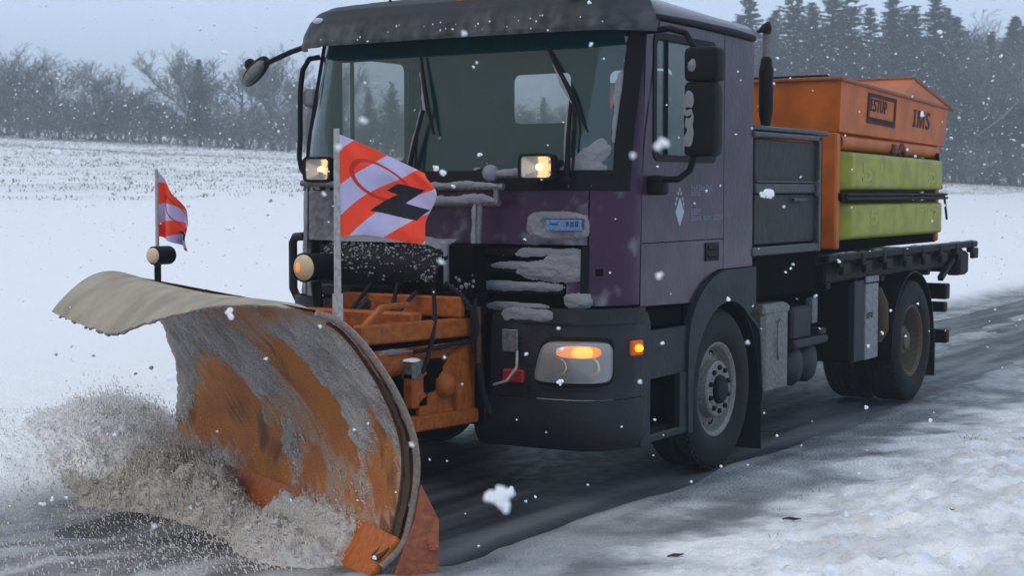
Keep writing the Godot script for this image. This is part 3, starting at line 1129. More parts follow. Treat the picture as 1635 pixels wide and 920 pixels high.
func truck() -> void:
	M.reflector = mat(c8(214, 196, 160), 0.22, 0.85)
	M.purple_v = vmat(0.36, M.fine_n, 0.5, 0.08)
	M.purple_v.metallic_specular = 0.33
	M.visor_v = vmat(0.6, M.fine_n, 0.9, 0.15)
	M.visor_v.metallic_specular = 0.3
	M.caked_v = vmat(0.75, M.fine_n, 1.4, 0.6)
	var PU := Color(0.045, 0.018, 0.049)
	var t := thing("snow_plough_truck", "dark purple two-axle winter service truck driving on the cleared lane", "truck")
	var g: Geo
	# ---- cab nose
	var on_front := func(p: Vector3) -> float:
		var a := sm(-0.35, -0.8, p.x) * 1.3                      # driver's far side is crusted all over
		a += 0.22 * sm(0.45, 0.7, p.x) + 0.2 * sm(1.56, 1.48, p.y) - 0.25 * sm(0.1, 0.3, p.x) * sm(0.75, 0.5, p.x)
		a += 0.3 * exp(-pow((p.x - 0.05) / 0.25, 2.0)) * sm(1.66, 1.5, p.y)
		return a
	part("front_panel", nose(-1.0, 1.02, 1.475, 1.80, 0, 0.03, 120, 26, caked(PU, on_front)), M.purple_v, t)
	for s in [-1.0, 1.0]:
		var on_corner := func(p: Vector3) -> float:
			return (1.1 if p.x < 0 else 0.0) + 0.35 * sm(1.25, 1.15, p.y) * sm(1.2, 1.0, p.x) * (1.0 if p.x > 0 else 0.0)
		part("corner_panel", nose(s * 1.028, s * 1.40, 1.13, 1.80, 0.0, 0.03, 24, 30, caked(PU, on_corner)), M.purple_v, t)
		part("corner_panel", nose(s * 0.90, s * 1.03, 1.12, 1.27, -0.01, 0.03, 10, 8, caked(PU, func(p): return 0.62)), M.purple_v, t)
		# windscreen pillar
		part("windscreen_pillar", nose(s * 1.27, s * 1.40, 1.80, 2.80, 0.0, 0.06, 6, 20, caked(PU, on_corner)), M.purple_v, t)
		part("windscreen_seal", nose(s * 1.16, s * 1.275, 1.78, 2.80, 0.006, 0.05, 6, 20), M.black, t)
	# roof
	g = Geo.new()
	var rows := []
	var ks := [[2.795, 0.0], [2.84, 0.012], [2.89, 0.05], [2.93, 0.11], [2.965, 0.22], [2.985, 0.4], [2.99, 0.7], [2.99, 1.15]]
	for k in ks:
		var r := []
		for j in 33:
			var p := F(lerpf(-1.373, 1.373, j / 32.0), minf(k[0], 2.8), 0)
			var z: float = p.z
			p = Vector3(p.x * (1.0 - k[1] * 0.86), k[0], lerpf(p.z, 0.2, k[1] * 0.7))
			r.append(p)
		for j in 6:
			r.append(Vector3(1.19 * (1.0 - k[1] * 0.86), k[0] - 0.05 * j / 5.0 * sm(2.85, 2.95, k[0]), lerpf(1.0, -0.56 + k[1] * 0.25, (j + 1) / 6.0)))
		for j in 9:
			r.append(Vector3(lerpf(1.19, -1.19, (j + 1) / 10.0) * (1.0 - k[1] * 0.86), k[0] - 0.05 * sm(2.85, 2.95, k[0]), -0.56 + k[1] * 0.25))
		for j in 6:
			r.append(Vector3(-1.19 * (1.0 - k[1] * 0.86), k[0] - 0.05 * (1.0 - j / 5.0) * sm(2.85, 2.95, k[0]), lerpf(-0.56 + k[1] * 0.25, 1.0, j / 5.0)))
		r.append(r[0])
		rows.append(r)
	g.grid(rows, Vector3(0, 0, 1))
	part("roof", g, M.purple, t)
	for s in [-1.0, 1.0]:
		g = Geo.new()
		g.tube([Vector3(s * 1.185, 2.80, 1.0), Vector3(s * 1.205, 2.80, 0.4), Vector3(s * 1.205, 2.795, -0.2), Vector3(s * 1.195, 2.785, -0.53)], [0.016, 0.020, 0.024, 0.024], 8)
		part("roof_gutter", g, M.black, t)
	# sun visor across the top of the windscreen
	g = Geo.new()
	rows = []
	var vcols := []
	for k in [[2.69, 0.135], [2.715, 0.14], [2.78, 0.125], [2.86, 0.085], [2.92, 0.03], [2.955, -0.05], [2.98, -0.18]]:
		var r := []
		for j in 41:
			var p := F(lerpf(-1.24, 1.24, j / 40.0), 2.7, k[1])
			p.y = k[0]
			r.append(p)
		rows.append(r)
	var fr := []
	var fc := []
	for i in 49:
		var v := i / 48.0 * (rows.size() - 1)
		var i0 := mini(int(v), rows.size() - 2)
		var r := []
		var c := []
		for j in 161:
			var u := j / 4.0
			var j0 := mini(int(u), 39)
			var q0: Vector3 = rows[i0][j0].lerp(rows[i0][j0 + 1], u - j0)
			var q1: Vector3 = rows[i0 + 1][j0].lerp(rows[i0 + 1][j0 + 1], u - j0)
			var q := q0.lerp(q1, v - i0)
			var d := sm(2.90, 2.72, q.y + 0.08 * fbm(q.x, q.y, 0, 2.0)) * clampf(0.5 + 1.3 * fbm(q.x * 3.0, q.y * 0.6, 3, 3.0) + 0.8 * fbm(q.x, q.y, 5, 14.0), 0, 1)
			r.append(q)
			c.append(Color(0.030, 0.032, 0.037).lerp(Color(0.105, 0.105, 0.113), d * 0.8))
		fr.append(r)
		fc.append(c)
	g.grid(fr, Vector3(0, 0.3, 1), fc, 0.025)
	var vis := part("sun_visor", g, M.visor_v, t)
	g = Geo.new()
	for q in [[-0.98, 2.86], [0.86, 2.895]]:
		var p := F(q[0], 2.7, 0.09)
		g = Geo.new()
		g.ball(Vector3(p.x, q[1], p.z), Vector3(0.045, 0.02, 0.02))
		part("clearance_lamp", g, M.white, vis)
	g = Geo.new()
	for k in 30:
		var u := rng.randf_range(-1.1, 1.1)
		var yy := rng.randf_range(2.70, 2.79)
		var p := F(u, 2.7, 0.142 - (yy - 2.69) * 0.14)
		g.ball(Vector3(p.x, yy, p.z), Vector3(1, 1, 0.6) * rng.randf_range(0.002, 0.007), 4, 6)
	part("snow_specks", g, M.snow, vis).set_meta("kind", "stuff")
	# amber beacon and aerial
	g = Geo.new()
	g.lathe(Transform3D(Basis(), Vector3(0.08, 2.915, 1.16)), [Vector2(0.085, 0), Vector2(0.085, 0.03), Vector2(0.07, 0.035)], 16, true)
	var be := part("beacon_base", g, M.amber_dim, t)
	g = Geo.new()
	g.lathe(Transform3D(Basis(), Vector3(0.08, 2.915, 1.16)), [Vector2(0.07, 0.035), Vector2(0.068, 0.12), Vector2(0.045, 0.15), Vector2(0, 0.155)], 16)
	part("beacon_lamp", g, M.amber, be)
	g = Geo.new()
	g.tube([Vector3(-0.55, 2.93, 1.10), Vector3(-0.56, 2.955, 1.10), Vector3(-0.50, 3.55, 1.02)], [0.018, 0.008, 0.004], 6)
	part("aerial", g, M.black, t)
	# windscreen
	part("windscreen", nose(-1.165, 1.165, 1.80, 2.75, -0.012, 0.005, 30, 8), M.wind_glass, t)
	part("shade_band", nose(-1.17, 1.17, 2.60, 2.80, -0.03, 0.02, 30, 2), M.deep, t)
	part("windscreen_cowl", nose(-1.17, 1.17, 1.785, 1.90, 0.008, 0.04, 40, 3), M.black, t)
	g = Geo.new()
	for s in [1.0, -1.0]:   # slush packed into the lower corners of the glass
		var corner := func(u: float, y: float) -> float:
			var a := absf(u)
			return 0.55 - 5.0 * maxf(0.0, y - 1.83 - 0.85 * maxf(0.0, a - 0.88)) - 6.0 * maxf(0.0, 0.9 - a) - 9.0 * maxf(0.0, y - 2.02) - 10.0 * maxf(0.0, a - 1.08)
		crust_patch(g, s * (0.76 if s > 0 else 1.22), s * (1.22 if s > 0 else 0.76), 1.79, 2.14, -0.006, 0.035, corner, 5.0 + s)
	var dusting := func(u: float, y: float) -> float:
		return -0.22 - 6.0 * maxf(0.0, y - 1.87)
	crust_patch(g, -1.1, 1.1, 1.79, 1.92, 0.012, 0.012, dusting, 31.0)
	part("packed_slush", g, M.crust, t)
	g = Geo.new()
	crust_patch(g, 1.10, 1.185, 2.0, 2.67, -0.006, 0.022, func(u: float, y: float) -> float: return 0.30 - 14.0 * absf(u - 1.15) + 0.2 * sin(y * 21.0), 17.0)
	part("edge_slush", g, M.crust, t).set_meta("kind", "stuff")
	# wipers
	for w in [[0.90, 1.84, 0.885, 2.33, 0.66, 2.63, 0.985, 2.13, 0.93], [-0.19, 1.84, -0.10, 2.32, -0.21, 2.62, -0.02, 2.12, -0.13]]:
		var o := Node3D.new()
		o.name = "wiper"
		t.add_child(o, true)
		g = Geo.new()
		var A := F(w[0], w[1], 0.03)
		var B := F(w[2], w[3], 0.045)
		g.tube([A, A.lerp(B, 0.5) + Vector3(0, 0, 0.012), B], [0.02, 0.013, 0.009], 6)
		g.tube([F(w[8], w[1] + 0.02, 0.03), F(w[8], w[1] + 0.3, 0.04), B], 0.008, 6)
		g.ball(A, Vector3(0.035, 0.03, 0.03), 5, 8)
		part("wiper_arm", g, M.black, o)
		g = Geo.new()
		var P := F(w[4], w[5], 0.02)
		var Q := F(w[6], w[7], 0.02)
		g.tube([P, P.lerp(B, 0.5) + Vector3(0, 0, -0.004), B + Vector3(0, 0, -0.005), B.lerp(Q, 0.5) + Vector3(0, 0, -0.004), Q], [0.007, 0.012, 0.017, 0.012, 0.007], 6)
		part("wiper_blade", g, M.black, o)
		g = Geo.new()
		snow_ridge(g, P.lerp(B, 0.4) + Vector3(-0.012, 0, 0.014), B.lerp(Q, 0.3) + Vector3(-0.012, 0, 0.014), 0.006, 0.010, Vector3(-0.5, 0, 0.85), 1.2, w[0])
		snow_ridge(g, A.lerp(B, 0.2) + Vector3(-0.012, 0, 0.014), A.lerp(B, 0.9) + Vector3(-0.012, 0, 0.014), 0.005, 0.008, Vector3(-0.5, 0, 0.85), 1.2, w[0] + 3.0)
		part("wiper_snow", g, M.crust, o)
	# ---- cab sides
	for s in [1.0, -1.0]:
		var sx := side_xf(s * 1.15, s)
		var win := rpoly(0.05, 1.975, 0.885, 2.69, 0.05)
		g = Geo.new()
		g.slab(sx, poly([[-0.092, 1.481], [-0.092, 2.775], [0.985, 2.775], [1.035, 1.95], [1.045, 1.481]]), 0.04, win)
		var dr := part("door", g, M.purple if s > 0 else M.purple, t)
		g = Geo.new()
		g.slab(sx, poly([[-0.092, 1.285], [-0.092, 1.475], [1.045, 1.475], [1.055, 1.115], [0.36, 1.095], [0.22, 1.17], [0.08, 1.26], [-0.02, 1.285]]), 0.04)
		part("lower_panel", g, M.purple, dr)
		g = Geo.new()
		g.slab(side_xf(s * 1.152, s), rpoly(0.03, 1.955, 0.905, 2.71, 0.06), 0.044, rpoly(0.07, 1.995, 0.865, 2.67, 0.05))
		g.bx(Vector3(s * 1.17, 2.33, 0.70), Vector3(0.03, 0.68, 0.014), 0.003)
		part("window_frame", g, M.black, dr)
		g = Geo.new()
		g.slab(side_xf(s * 1.165, s), rpoly(0.07, 1.995, 0.865, 2.67, 0.05), 0.005)
		part("side_window", g, M.side_glass, dr)
		g = Geo.new()
		g.slab(sx, poly([[-0.10, 1.285], [-0.10, 2.785], [-0.56, 2.785], [-0.56, 1.285]]), 0.04)
		part("rear_quarter", g, M.purple, t)
		g = Geo.new()   # dark lining that shows in the gaps
		g.slab(side_xf(s * 1.10, s), poly([[-0.54, 1.30], [-0.54, 2.78], [0.98, 2.78], [1.0, 1.14], [0.3, 1.14], [0.0, 1.3]]), 0.045, rpoly(0.04, 1.965, 0.895, 2.70, 0.05))
		part("side_lining", g, M.inside, t)
		g = Geo.new()
		g.bx(Vector3(s * 1.192, 1.40, 0.08), Vector3(0.012, 0.115, 0.20), 0.004)
		g.bx(Vector3(s * 1.197, 1.425, 0.08), Vector3(0.02, 0.03, 0.15), 0.006)
		g.bx(Vector3(s * 1.197, 1.375, 0.08), Vector3(0.02, 0.02, 0.15), 0.006)
		part("handle", g, M.black, dr)
		if s > 0:
			var r := RandomNumberGenerator.new()
			r.seed = 12
			g = Geo.new()
			for ln in [[0.385, 1.803, 9, 0.020, 0.036], [0.385, 1.765, 11, 0.016, 0.026], [0.385, 1.655, 5, 0.020, 0.034], [0.385, 1.615, 16, 0.017, 0.026]]:
				var z: float = ln[0]
				for k in ln[2]:
					if not (ln[2] == 5 and k == 4) and not (ln[2] > 10 and k in [5, 10]):
						glyph(g, Vector3(1.1905, ln[1], z), ln[3] * 1.25, ln[4], r)
					z -= ln[3] * 1.75
			part("door_lettering", g, M.letter, dr, "two blocks of small pale worn lettering")
			g = Geo.new()
			g.slab(side_xf(1.1885), poly([[0.545, 1.745], [0.605, 1.655], [0.545, 1.565], [0.485, 1.655]]), 0.004)
			for q in [[0.545, 1.79], [0.565, 1.768], [0.525, 1.768], [0.585, 1.735], [0.505, 1.735], [0.60, 1.705], [0.49, 1.705]]:
				g.slab(side_xf(1.1885), poly([[q[0], q[1] + 0.014], [q[0] + 0.011, q[1]], [q[0], q[1] - 0.014], [q[0] - 0.011, q[1]]]), 0.003)
			part("diamond_emblem", g, M.emblem, dr, "pale diamond emblem with a small crest of dots above")
	# rear wall round its two openings
	g = Geo.new()
	var xa := [-1.10, -0.655, -0.165, 0.125, 0.62, 1.10]
	g.bx(Vector3(0, 1.78, -0.52), Vector3(2.2, 0.965, 0.04), 0)
	g.bx(Vector3(0, 2.70, -0.52), Vector3(2.2, 0.17, 0.04), 0)
	for k in [0, 2, 4]:
		g.bx(Vector3((xa[k] + xa[k + 1]) / 2, 2.44, -0.52), Vector3(xa[k + 1] - xa[k], 0.36, 0.038), 0)
	for q in [[-0.655, 1, 2.2625, 1], [-0.165, -1, 2.2625, 1], [-0.655, 1, 2.615, -1], [-0.165, -1, 2.615, -1], [0.125, 1, 2.2625, 1], [0.62, -1, 2.2625, 1], [0.125, 1, 2.615, -1], [0.62, -1, 2.615, -1]]:
		var cp := PackedVector2Array([Vector2(q[0], q[2])])
		for k in 5:
			var a := PI / 2 * k / 4.0
			cp.append(Vector2(q[0] + q[1] * 0.05 * (1.0 - sin(a)), q[2] + q[3] * 0.05 * (1.0 - cos(a))))
		g.slab(bundle(Vector3(1, 0, 0), Vector3(0, 1, 0), Vector3(0, 0, 1), Vector3(0, 0, -0.538)), cp, 0.035)
	part("rear_wall", g, M.inside, t)
	g = Geo.new()
	g.bx(Vector3(0, 2.44, -0.535), Vector3(2.2, 0.42, 0.005), 0)
	part("rear_window", g, M.side_glass, t)
	# inside
	g = Geo.new()
	g.bx(Vector3(0, 1.32, 0.4), Vector3(2.18, 0.04, 1.9), 0)
	g.bx(Vector3(0, 2.79, 0.2), Vector3(2.2, 0.03, 1.55), 0)
	part("cab_floor", g, M.inside, t)
	g = Geo.new()
	rows = []
	for k in [[1.45, -0.36], [1.72, -0.36], [1.83, -0.30], [1.86, -0.18], [1.85, -0.05]]:
		var r := []
		for j in 13:
			var p := F(lerpf(-1.2, 1.2, j / 12.0), 1.8, k[1])
			p.y = k[0]
			r.append(p)
		rows.append(r)
	g.grid(rows, Vector3(0, 1, -0.3), [], 0.01)
	part("dashboard", g, M.dash, t)
	for sx_ in [[0.55, -0.2], [-0.80, -0.2]]:
		var o := Node3D.new()
		o.name = "seat"
		t.add_child(o, true)
		g = Geo.new()
		g.bx(Vector3(sx_[0], 1.72, 0.12), Vector3(0.5, 0.16, 0.5), 0.05)
		part("cushion", g, M.dash, o)
		g = Geo.new()
		g.pillow(Vector3(sx_[0], 2.02, sx_[1]), Vector3(0.27, 0.38, 0.08), 0.45, Vector3(-0.12, 0, 0))
		part("backrest", g, M.dash, o)
		g = Geo.new()
		g.pillow(Vector3(sx_[0], 2.47 if sx_[0] > 0 else 2.36, sx_[1] - 0.06), Vector3(0.19, 0.11, 0.05), 0.5)
		part("headrest", g, M.dash, o)
	g = Geo.new()
	var ring := []
	for k in 25:
		var a := TAU * k / 24
		ring.append(Vector3(0.62 + cos(a) * 0.22, 1.92 + sin(a) * 0.13, 0.72 - sin(a) * 0.17))
	g.tube(ring, 0.015, 6, false)
	g.tube([Vector3(0.62, 1.92, 0.72), Vector3(0.62, 1.7, 0.95)], 0.03, 6)
	part("steering_wheel", g, M.deep, t)
	# ---- mirrors, right side (two housings on one arm)
	var mr := Node3D.new()
	mr.name = "mirror"
	t.add_child(mr, true)
	g = Geo.new()
	g.tube([Vector3(1.19, 2.70, 1.0), Vector3(1.33, 2.71, 0.98), Vector3(1.42, 2.68, 0.95), Vector3(1.47, 2.60, 0.95), Vector3(1.50, 2.3, 0.95), Vector3(1.50, 2.05, 0.95), Vector3(1.45, 1.90, 0.95), Vector3(1.38, 1.85, 0.95), Vector3(1.24, 1.845, 0.95)], 0.019, 8)
	g.pillow(Vector3(1.235, 1.815, 0.93), Vector3(0.055, 0.058, 0.055), 0.4)
	part("mirror_arm", g, M.black, mr)
	g = Geo.new()
	g.pillow(Vector3(1.53, 2.50, 0.93), Vector3(0.105, 0.098, 0.07), 0.28)
	part("mirror_housing", g, M.black, mr)
	g = Geo.new()
	g.pillow(Vector3(1.52, 2.19, 0.93), Vector3(0.10, 0.212, 0.065), 0.25)
	part("mirror_housing", g, M.black, mr)
	for q in [[1.463, 2.19, 0.36, 0.5], [1.475, 2.5, 0.13, 0.3]]:
		g = Geo.new()
		rows = []
		for i in 16:
			var r := []
			for j in 8:
				var x: float = q[0] + (j / 7.0 - 0.5) * 0.078
				var y: float = q[1] + (i / 15.0 - 0.5) * q[2]
				r.append(Vector3(x, y, 0.988 + 0.014 * sin(PI * j / 7.0) * sin(PI * i / 15.0) * (1.0 + 3.0 * fbm(x, y, 0, 7.0))))
			rows.append(r)
		g.grid(rows, Vector3(0, 0, 1), [], 0.02)
		part("caked_snow", g, M.crust, mr)
	# left side: front-view mirror on a bent arm and a slim double housing
	mr = Node3D.new()
	mr.name = "mirror"
	t.add_child(mr, true)
	g = Geo.new()
	g.tube([Vector3(-1.10, 2.725, 1.13), Vector3(-1.19, 2.72, 1.14), Vector3(-1.34, 2.685, 1.14), Vector3(-1.55, 2.62, 1.14)], 0.018, 8)
	part("mirror_arm", g, M.black, mr)
	g = Geo.new()
	g.pillow(Vector3(-1.64, 2.575, 1.13), Vector3(0.125, 0.052, 0.06), 0.85, Vector3(0, 0.3, 0.82))
	g.ball(Vector3(-1.715, 2.625, 1.10), Vector3(0.04, 0.042, 0.04))
	part("mirror_housing", g, M.black, mr)
	g = Geo.new()
	g.pillow(Vector3(-1.628, 2.562, 1.165), Vector3(0.108, 0.040, 0.035), 0.9, Vector3(0, 0.3, 0.82))
	part("mirror_glass", g, M.steel, mr)
	mr = Node3D.new()
	mr.name = "mirror"
	t.add_child(mr, true)
	g = Geo.new()
	g.tube([Vector3(-1.14, 2.65, 1.08), Vector3(-1.21, 2.64, 1.1), Vector3(-1.265, 2.57, 1.1), Vector3(-1.285, 2.45, 1.1), Vector3(-1.29, 2.3, 1.1), Vector3(-1.29, 2.15, 1.1), Vector3(-1.30, 2.0, 1.1), Vector3(-1.28, 1.92, 1.1), Vector3(-1.2, 1.84, 1.1)], 0.018, 8)
	part("mirror_arm", g, M.black, mr)
	g = Geo.new()
	g.pillow(Vector3(-1.235, 2.39, 1.02), Vector3(0.055, 0.06, 0.07), 0.5)
	g.pillow(Vector3(-1.225, 2.12, 1.02), Vector3(0.04, 0.21, 0.06), 0.4)
	part("mirror_housing", g, M.crust, mr)
	# ---- grille
	g = nose(-0.95, 1.02, 1.04, 1.475, -0.11, 0.02, 30, 3)
	g.slab(bundle(Vector3(1, 0, 0), Vector3(0, 1, 0), Vector3(0, 0, 1), Vector3(0, 0, 1.28)), poly([[-0.95, 1.0], [1.0, 1.0], [1.0, 1.475], [-0.95, 1.475]]), 0.02)
	var gr := part("grille", g, M.deep, t)
	for q in [[1.43, 0.98, 0.04], [1.335, 0.97, 0.05], [1.215, 0.86, 0.045], [1.10, 0.76, 0.04]]:
		part("grille_slat", nose(-0.9, q[1], q[0] - q[2] / 2, q[0] + q[2] / 2, -0.012, 0.05, 30, 2), M.black, gr)
	g = Geo.new()
	for q in [[0.30, 0.72, 1.315, 1.385, 0.030], [0.55, 0.93, 1.265, 1.40, 0.040], [0.74, 1.02, 1.25, 1.44, 0.030], [0.52, 1.02, 1.395, 1.465, 0.022], [0.30, 0.93, 1.20, 1.262, 0.030], [0.30, 0.82, 1.085, 1.14, 0.030]]:
		crust_patch(g, q[0], q[1], q[2], q[3], -0.006, q[4], null, q[2] * 9.0)
	part("grille_snow", g, M.crust, gr)
	g = nose(0.985, 1.035, 1.20, 1.47, 0.004, 0.05, 6, 6)
	part("grille_frame", g, M.black, gr)
	# badge: plate in a rim of packed snow
	g = nose(0.66, 1.02, 1.53, 1.645, 0.004, 0.01, 16, 3)
	crust_patch(g, 0.63, 1.03, 1.50, 1.67, 0.006, 0.04, func(u: float, y: float) -> float:
		var e := pow(absf(u - 0.835) / 0.185, 4.0) + pow(absf(y - 1.585) / 0.078, 3.0)
		return 1.0 - e - (0.9 if absf(y - 1.59) < 0.03 and u > 0.74 and u < 1.0 else 0.0), 51.0)
	var bd := part("front_badge", g, M.crust, t)
	g = Geo.new()
	g.bx(Vector3(0.905, 1.588, 1.447), Vector3(0.22, 0.062, 0.012), 0.004, Vector3(0, 0.07, 0))
	part("number_plate", g, M.sign_blue, bd)
	g = Geo.new()
	var rr := RandomNumberGenerator.new()
	rr.seed = 4
	for k in 3:
		glyph(g, Vector3(0.925 + k * 0.028, 1.594, 1.4535 - k * 0.0022), 0.016, 0.028, rr, Vector3(1, 0, -0.07).normalized(), Vector3(0.07, 0, 1).normalized(), 0.3)
	g.bx(Vector3(0.845, 1.594, 1.458), Vector3(0.05, 0.008, 0.003), 0, Vector3(0, 0.07, 0))
	part("plate_characters", g, M.navy, bd)
	# ---- lamp bar for the plough in front of the windscreen foot
	g = Geo.new()
	g.tube([Vector3(-0.95, 1.83, 1.50), Vector3(0.0, 1.805, 1.53), Vector3(0.55, 1.805, 1.52)], 0.02, 8)
	g.tube([Vector3(-0.4, 1.71, 1.52), Vector3(0.0, 1.712, 1.53), Vector3(0.52, 1.715, 1.52)], 0.023, 8)
	g.tube([Vector3(0.39, 1.72, 1.53), Vector3(0.385, 1.5, 1.54), Vector3(0.39, 1.30, 1.54), Vector3(0.40, 1.1, 1.55)], 0.024, 8)
	g.tube([Vector3(0.42, 1.87, 1.50), Vector3(0.7, 1.875, 1.50)], 0.018, 8)
	g.tube([Vector3(-0.8, 1.83, 1.5), Vector3(-0.8, 1.9, 1.5)], 0.014, 6)
	g.bx(Vector3(-0.01, 1.80, 1.54), Vector3(0.10, 0.075, 0.02), 0.006)
	g.bx(Vector3(0.5, 1.755, 1.52), Vector3(0.03, 0.10, 0.03), 0.006)
	var lb := part("lamp_bar", g, M.steel, t)
	g = Geo.new()
	snow_ridge(g, Vector3(-0.4, 1.725, 1.535), Vector3(0.50, 1.73, 1.535), 0.026, 0.03, Vector3(0, 0.8, 0.6), 0.4, 2.0)
	snow_ridge(g, Vector3(-0.6, 1.815, 1.54), Vector3(0.52, 1.815, 1.535), 0.022, 0.03, Vector3(0, 0.8, 0.6), 0.4, 5.0)
	snow_ridge(g, Vector3(0.44, 1.88, 1.51), Vector3(0.68, 1.885, 1.51), 0.024, 0.035, Vector3(0, 0.85, 0.5), 0.5, 8.0)
	g.ball(Vector3(0.455, 1.885, 1.51), Vector3(0.05, 0.05, 0.045))
	snow_ridge(g, Vector3(0.372, 1.31, 1.565), Vector3(0.375, 1.71, 1.555), 0.016, 0.018, Vector3(-0.4, 0, 0.9), 0.4, 11.0)
	part("bar_snow", g, M.crust, lb)
	work_lamp(t, Vector3(0.77, 1.917, 1.52), 0.215, 0.150, 0.16, 0.5)
	work_lamp(t, Vector3(-0.805, 1.915, 1.52), 0.20, 0.155, 0.10, 0.5)
	# ---- bumper: charcoal, with lamp pockets, steps and apron
	for s in [1.0, -1.0]:
		var o := Node3D.new()
		o.name = "bumper_corner"
		t.add_child(o, true)
		g = nose(s * 0.45, s * 1.40, 0.60, 1.08, 0.03, 0.05, 30, 10)
		part("bumper_shell", g, M.plastic, o)
		g = Geo.new()
		rows = []
		for i in 9:
			var r := []
			for j in 31:
				var u := lerpf(0.34, 1.40, j / 30.0)
				var lo := 0.30
				var hi := 0.596
				r.append(F(s * u, lerpf(lo, hi, i / 8.0), 0.035 + 0.012 * sin(PI * i / 8.0) - 0.03 * sm(0.36, 0.30, lerpf(lo, hi, i / 8.0))))
			rows.append(r)
		g.grid(rows, Vector3(s * 0.5, 0, 1), [], 0.05)
		part("apron", g, M.plastic, o)
		# raised lip round the lamp and the line under it
		part("upper_moulding", nose(s * 0.62, s * 1.40, 1.03, 1.115, 0.045, 0.03, 24, 4), M.plastic, o)
		g = nose(s * 0.80, s * 1.12, 0.655, 0.66, 0.04, 0.012, 14, 2)
		part("pressed_line", g, M.plastic, o)
		# step side
		g = Geo.new()
		var sx := side_xf(s * 1.175, s)
		g.slab(sx, poly([[1.10, 0.30], [1.10, 1.08], [1.02, 1.08], [0.98, 1.02], [0.98, 0.30]]), 0.045)
		g.slab(side_xf(s * 1.165, s), poly([[0.98, 0.68], [0.98, 0.965], [0.46, 0.96], [0.40, 0.68]]), 0.035)
		g.slab(side_xf(s * 1.172, s), poly([[0.56, 0.34], [0.56, 0.68], [0.43, 0.68], [0.44, 0.34]]), 0.035)
		g.bx(Vector3(s * 1.12, 0.325, 0.72), Vector3(0.18, 0.05, 0.58), 0.012)
		g.bx(Vector3(s * 1.10, 0.69, 0.72), Vector3(0.17, 0.03, 0.5), 0.008)
		part("entry_steps", g, M.plastic, o)
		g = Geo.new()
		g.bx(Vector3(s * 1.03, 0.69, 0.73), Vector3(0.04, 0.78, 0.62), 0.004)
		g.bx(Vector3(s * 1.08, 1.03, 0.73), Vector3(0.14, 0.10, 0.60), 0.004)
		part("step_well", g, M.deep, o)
		# headlamp
		var hl := Node3D.new()
		hl.name = "headlight"
		t.add_child(hl, true)
		var lamp := func(off: float, grow: float) -> Array:
			var out := []
			for i in 13:
				var r := []
				for j in 21:
					var uu := j / 10.0 - 1.0
					var vv := i / 6.0 - 1.0
					# squircle outline, lower inner corner drawn out
					var px := uu * (1.0 - 0.10 * pow(absf(vv), 5.0))
					var py := vv * (1.0 - 0.10 * pow(absf(uu), 5.0))
					var U := 0.985 + px * (0.165 + grow) * 1.08 - 0.03 * (1.0 - py) * (1.0 - px) * 0.5
					r.append(F(s * U, 0.815 + py * (0.112 + grow) * 1.06, off + 0.016 * (1.0 - uu * uu) * (1.0 - vv * vv)))
				out.append(r)
			return out
		g = Geo.new()
		g.grid(lamp.call(0.034, 0.022), Vector3(s * 0.5, 0, 1), [], 0.02)
		part("surround", g, M.black, hl)
		g = Geo.new()
		g.grid(lamp.call(0.046, 0.0), Vector3(s * 0.5, 0, 1))
		part("reflector", g, M.lamp_grey, hl)
		if s > 0:
			g = Geo.new()
			var p0 := F(1.0, 0.875, 0.064)
			g.pillow(p0, Vector3(0.130, 0.036, 0.014), 0.7, Vector3(0, 0.35, 0), 8, 20)
			part("indicator_glow", g, M.amber_soft, hl)
			g = Geo.new()
			g.pillow(F(1.02, 0.874, 0.074), Vector3(0.066, 0.033, 0.014), 0.8, Vector3(0, 0.4, 0), 8, 16)
			part("indicator_bulb", g, M.amber_hot, hl)
			g = Geo.new()
			var c0 := F(0.90, 0.79, 0.05)
			g.lathe(Transform3D(Basis(Vector3(1, 0, 0), Vector3(0, 0, 1), Vector3(0, -1, 0)), c0), [Vector2(0.055, 0.0), Vector2(0.05, 0.012), Vector2(0.035, -0.005), Vector2(0.0, -0.012)], 16)
			var c1 := F(1.06, 0.79, 0.05)
			g.lathe(Transform3D(Basis(Vector3(1, 0, 0), Vector3(0, 0, 1), Vector3(0, -1, 0)), c1), [Vector2(0.06, 0.0), Vector2(0.055, 0.012), Vector2(0.035, -0.005), Vector2(0.0, -0.012)], 16)
			part("reflector_bowl", g, M.reflector, hl)
		g = Geo.new()
		g.grid(lamp.call(0.085, -0.004), Vector3(s * 0.5, 0, 1), [], 0.004)
		part("lens", g, M.clear, hl)
		# side marker
		g = Geo.new()
		g.bx(Vector3(s * 1.228, 0.885, 0.985) if false else F(s * 1.33, 0.885, 0.04), Vector3(0.10, 0.088, 0.03), 0.008, Vector3(0, s * 1.25, 0))
		var sm_ := part("side_marker", g, M.amber_dim, t)
		g = Geo.new()
		g.ball(F(s * 1.33, 0.885, 0.056), Vector3(0.03, 0.024, 0.03), 6, 10)
		part("marker_bulb", g, M.amber_hot, sm_)
	# centre of the bumper, behind the plough frame
	g = nose(-0.45, 0.46, 0.42, 1.05, -0.04, 0.05, 12, 4)
	part("bumper_centre", g, M.deep, t)
	g = nose(0.44, 0.62, 0.94, 1.06, 0.02, 0.06, 6, 4)
	part("bumper_notch", g, M.plastic, t)
	g = Geo.new()
	crust_patch(g, 0.48, 0.86, 1.03, 1.12, 0.05, 0.03, null, 41.0)
	crust_patch(g, 0.88, 1.06, 1.11, 1.21, 0.006, 0.05, null, 44.0)
	part("bumper_snow", g, M.crust, t)
	g = Geo.new()   # far-side hoop and step bracket
